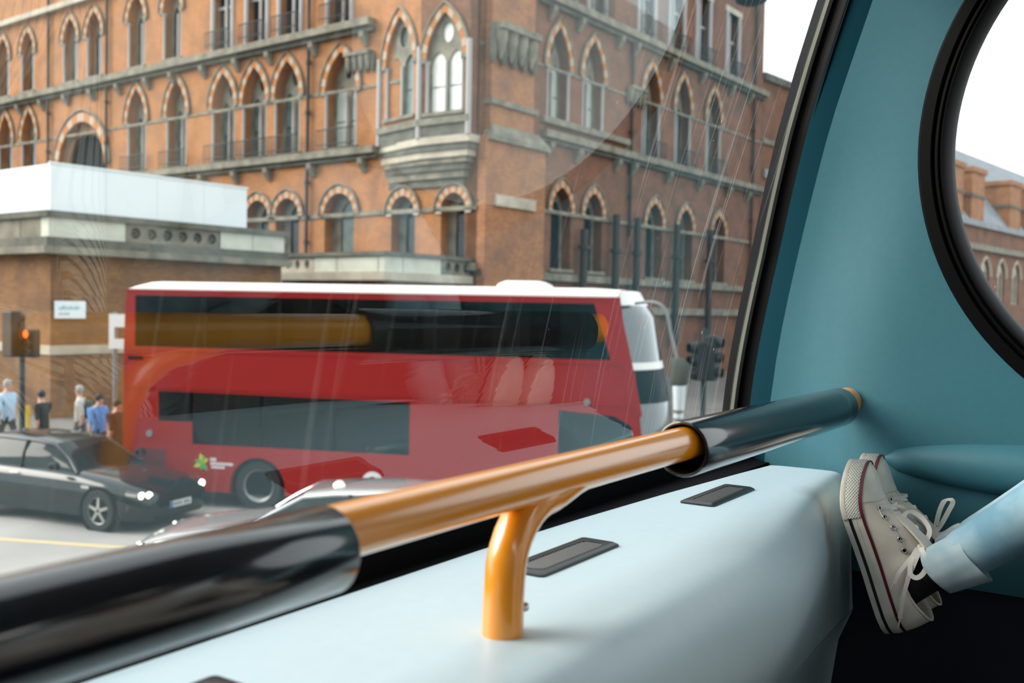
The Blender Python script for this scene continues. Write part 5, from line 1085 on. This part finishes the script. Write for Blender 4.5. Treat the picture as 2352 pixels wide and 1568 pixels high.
# lower wing continuing to the right, slate roof, brick stacks and arcade
WA = BANG-math.radians(5.0)
wing = empty('brick_wing', (-1.65+30.6*(math.cos(BANG)-math.cos(WA)), 44.0+30.6*(math.sin(BANG)-math.sin(WA)), 0.0), WA); tag(wing, 'long low brick wing with a grey slate roof and brick stacks', 'building')
WB = [36+5.6*i for i in range(19)]
b = MB(); b.prism([(31.2, 0), (145, 0), (145, 13.6), (31.2, 13.6)], [[(c+x, z) for x, z in opening(2.8, 5.5, 8.3, 9.9, 6)] for c in WB], 0.4, 1.0, back=False); b.obj('wing_wall', M['brick_r'], wing)
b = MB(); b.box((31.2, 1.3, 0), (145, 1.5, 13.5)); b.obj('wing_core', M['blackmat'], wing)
b = MB(); b.box((31.2, -0.1, 10.9), (145, 0.45, 11.5)); b.obj('string_course', M['stone'], wing)
b = MB(); b.box((31.2, 0.0, 13.3), (145, 0.6, 13.9)); b.obj('gutter', M['slate'], wing)
b = MB(); b.add([(31.2, 0.2, 13.9), (145, 0.2, 13.9), (145, 7.0, 23.55), (31.2, 7.0, 23.55), (31.2, 14, 13.9), (145, 14, 13.9)], [(0, 1, 2, 3), (3, 2, 5, 4), (0, 3, 4), (1, 5, 2)]); b.obj('wing_roof', M['slate'], wing)
b = MB(); b.box((30.9, 0.15, 0), (43.5, 8.0, 19.9)); b.obj('wing_tower', M['brick_r'], wing)
b = MB(); b.box((30.8, -0.1, 19.9), (43.7, 8.2, 20.4)); b.obj('tower_cornice', M['stone_d'], wing)
for z in (15.6, 12.2): b = MB(); b.box((30.9, 0.0, z), (43.6, 0.2, z+0.35)); b.obj('string_course', M['stone'], wing)
for x in (33.6, 37.2, 40.8): b = MB(); b.box((x-0.7, 0.05, 13.0), (x+0.7, 0.18, 15.2)); b.obj('pane', M['pane_d'], wing)
for c in WB[2:]:
    wo = empty('window', (c, 0.4, 0), 0, wing)
    b = MB(); b.prism(opening(2.8, 5.5, 8.3, 9.9, 6), [[(s_*0.66+x, z) for x, z in opening(1.0, 5.6, 8.1, 9.0, 4)] for s_ in (-1, 1)], 0.2, 0.4); b.obj('tracery', M['stone_l'], wo)
    b = MB(); b.box((-1.4, 0.35, 5.5), (1.4, 0.38, 9.8)); b.obj('pane', M['pane_d'], wo)
    b = MB(); b.tube([(x, -0.1, z) for x, z in pointed(3.3, 8.3, 10.3, 8)], 0.16, 6); b.obj('hood_mould', M['stone_l'], wo)
for c in (50.9, 57.5, 70.3, 76.9, 90.0, 96.6, 109.5, 116):
    st_ = empty('chimney_stack', (c, 0, 0), 0, wing)
    b = MB(); b.box((-2.0, 0.1, 13.9), (2.0, 3.2, 18.7)); b.obj('stack', M['brick_c'], st_)
    b = MB(); b.box((-2.25, -0.1, 18.7), (2.25, 3.4, 19.2)); b.obj('stack_cap', M['brick_c'], st_)
    b = MB(); b.box((-2.15, -0.02, 16.2), (2.15, 3.3, 16.5)); b.obj('stack_band', M['stone_d'], st_)

# ---------------------------------------------------------------- forecourt porch with parapet, hoarding above
por = empty('brick_porch', (-14.85, 32.0, 0.0), BANG); tag(por, 'sooty brick forecourt block with a carved stone parapet behind the bus', 'building')
b = MB(); b.box((0, 0, 0), (9.4, 30, 5.75)); b.obj('brick_wall', M['brick_p'], por)
b = MB(); b.box((-0.06, -0.06, 2.2), (9.3, 30, 2.5)); b.obj('stone_band', M['stone_l'], por)
b = MB(); b.box((-0.45, -0.45, 5.45), (9.6, 30, 5.68)); b.obj('cornice', M['stone'], por)
b = MB(); b.box((-0.30, -0.30, 5.68), (9.5, 30, 5.98)); b.obj('cornice', M['stone_d'], por)
b = MB(); b.box((-0.28, -0.28, 6.62), (9.5, 30, 6.82)); b.obj('coping', M['stone_d'], por)
def slab(x0, x1, m_=M['slab']):
    b = MB(); b.box((x0, -0.16, 5.98), (x1, 0.3, 6.62)); b.obj('parapet_slab', m_, por)
slab(-0.16, 2.52); slab(6.40, 7.85); slab(7.88, 9.4)
b = MB(); xs_ = [2.60+0.62*i+0.35 for i in range(6)]
b.prism([(2.56, 5.98), (6.36, 5.98), (6.36, 6.62), (2.56, 6.62)], [[(x+0.2*math.cos(2*PI*i/16), 6.30+0.2*math.sin(2*PI*i/16)) for i in range(16)] for x in xs_], -0.12, 0.15); b.obj('pierced_panel', M['stone'], por)
for x in xs_:
    b = MB(); b.prism([(x+0.13*math.cos(2*PI*i/12)*(1+0.25*math.cos(4*2*PI*i/12)), 6.30+0.13*math.sin(2*PI*i/12)) for i in range(12)], [[(x+0.05*math.cos(2*PI*i/8), 6.30+0.05*math.sin(2*PI*i/8)) for i in range(8)]], 0.0, 0.1); b.obj('pierced_flower', M['stone_d'], por)
for y0, y1, k in ((0.3, 1.6, 'stone'), (1.65, 3.3, 'stone'), (3.35, 5.2, 'stone')):
    b = MB(); b.box((-0.16, y0, 5.98), (0.3, y1, 6.62)); b.obj('parapet_slab', M[k], por)
ho = empty('hoarding', (-14.85, 32.0, 6.82), BANG); tag(ho, 'white site hoarding standing on the porch parapet', 'hoarding')
for i in range(4):
    x0 = -0.05+1.93*i; b = MB(); b.box((x0, -0.05, 0.0), (x0+1.915, 0.0, 1.5)); b.obj('panel', M['hoard'], ho)
for i in range(3):
    b = MB(); b.box((-0.05, 0.0+1.9*i, 0.0), (0.0, 1.885+1.9*i, 1.5)); b.obj('panel', M['hoard'], ho)
b = MB(); b.box((-0.08, -0.08, 1.5), (7.7, 0.02, 1.56)); b.obj('top_rail', M['hoard'], ho)
# terrace parapet nearer the corner
ter = empty('terrace_parapet', (-5.18, 40.0, 0.0), BANG); tag(ter, 'pale stone terrace parapet below the corner oriel', 'parapet')
b = MB(); b.box((0, 0, 0), (8.0, 6.2, 5.0)); b.obj('brick_wall', M['brick_p'], ter)
b = MB(); b.box((-0.25, -0.25, 5.0), (8.1, 6.3, 5.35)); b.obj('cornice', M['stone_l'], ter)
b = MB(); b.box((-0.25, -0.25, 6.0), (8.1, 6.3, 6.16)); b.obj('coping', M['stone_d'], ter)
for a, c in ((0.0, 1.0), (1.05, 3.3)):
    b = MB(); b.box((a-0.12, -0.12, 5.35), (c, 0.2, 6.0)); b.obj('parapet_slab', M['slab'], ter)
b = MB(); b.prism([(3.35, 5.35), (7.0, 5.35), (7.0, 6.0), (3.35, 6.0)], [[(3.8+0.6*j+0.18*math.cos(2*PI*i/10), 5.68+0.22*math.sin(2*PI*i/10)) for i in range(10)] for j in range(6)], -0.1, 0.15); b.obj('pierced_panel', M['stone'], ter)
b = MB(); b.box((7.05, -0.12, 5.35), (8.0, 0.2, 6.0)); b.obj('parapet_slab', M['slab'], ter)
for a, c, k in ((0.25, 2.6, 'slab'), (2.65, 4.0, 'slab')):
    b = MB(); b.box((-0.12, a, 5.35), (0.2, c, 6.0)); b.obj('parapet_slab', M[k], ter)
b = MB(); b.prism([(4.05, 5.35), (6.2, 5.35), (6.2, 6.0), (4.05, 6.0)], [[(4.5+0.6*j+0.16*math.cos(2*PI*i/10), 5.68+0.2*math.sin(2*PI*i/10)) for i in range(10)] for j in range(3)], -0.1, 0.15); b.v = [(y, x, z) for x, y, z in b.v]; b.obj('pierced_panel', M['stone_l'], ter)
# street name plate on the porch wall, lettering too blurred to read
sg = empty('street_name_plate', (-14.85+0.05*0.602, 32.0+0.05*0.799, 3.36), BANG); tag(sg, 'white street name plate on the sooty brick wall', 'sign')
b = MB(); b.box((0.05, -0.08, 0.0), (1.12, -0.02, 0.58)); bevel(b.obj('plate', M['sign'], sg), 0.03, 2)
for z, x0, x1, k, h in ((0.30, 0.18, 0.86, 'ink_t', 0.10), (0.12, 0.17, 0.52, 'ink_g', 0.085)):
    x = x0
    while x < x1:
        w_ = random.uniform(0.03, 0.055); b = MB(); b.box((x, -0.084, z), (x+w_, -0.08, z+h*random.choice((0.75, 1, 1.2)))); b.obj('print_mark', M[k], sg); x += w_+0.02

# ---------------------------------------------------------------- terrace added unseen behind the bus, darkens reflections on bus and car
opp = empty('added_terrace', (0, -20, 0), math.radians(-12)); tag(opp, 'dull stone terrace added behind the bus to darken reflections', 'building', kind='structure')
oh = [[(x-0.9, z), (x+0.9, z), (x+0.9, z+2.6), (x-0.9, z+2.6)] for x in range(-50, 51, 4) for z in (1.5, 6.0, 10.2, 14.2)]
b = MB(); b.prism([(-54, 0), (54, 0), (54, 18.5), (-54, 18.5)], oh, 0.0, -0.6); b.obj('wall_stone', M['stone'], opp)
pn = MB(); pn.box((-0.9, -0.35, 0), (0.9, -0.3, 2.6)); pm = pn.mesh('pane', M['pane_d'])
for x in range(-50, 51, 4):
    for z in (1.5, 6.0, 10.2, 14.2): put('pane', pm, opp, (x, 0, z))
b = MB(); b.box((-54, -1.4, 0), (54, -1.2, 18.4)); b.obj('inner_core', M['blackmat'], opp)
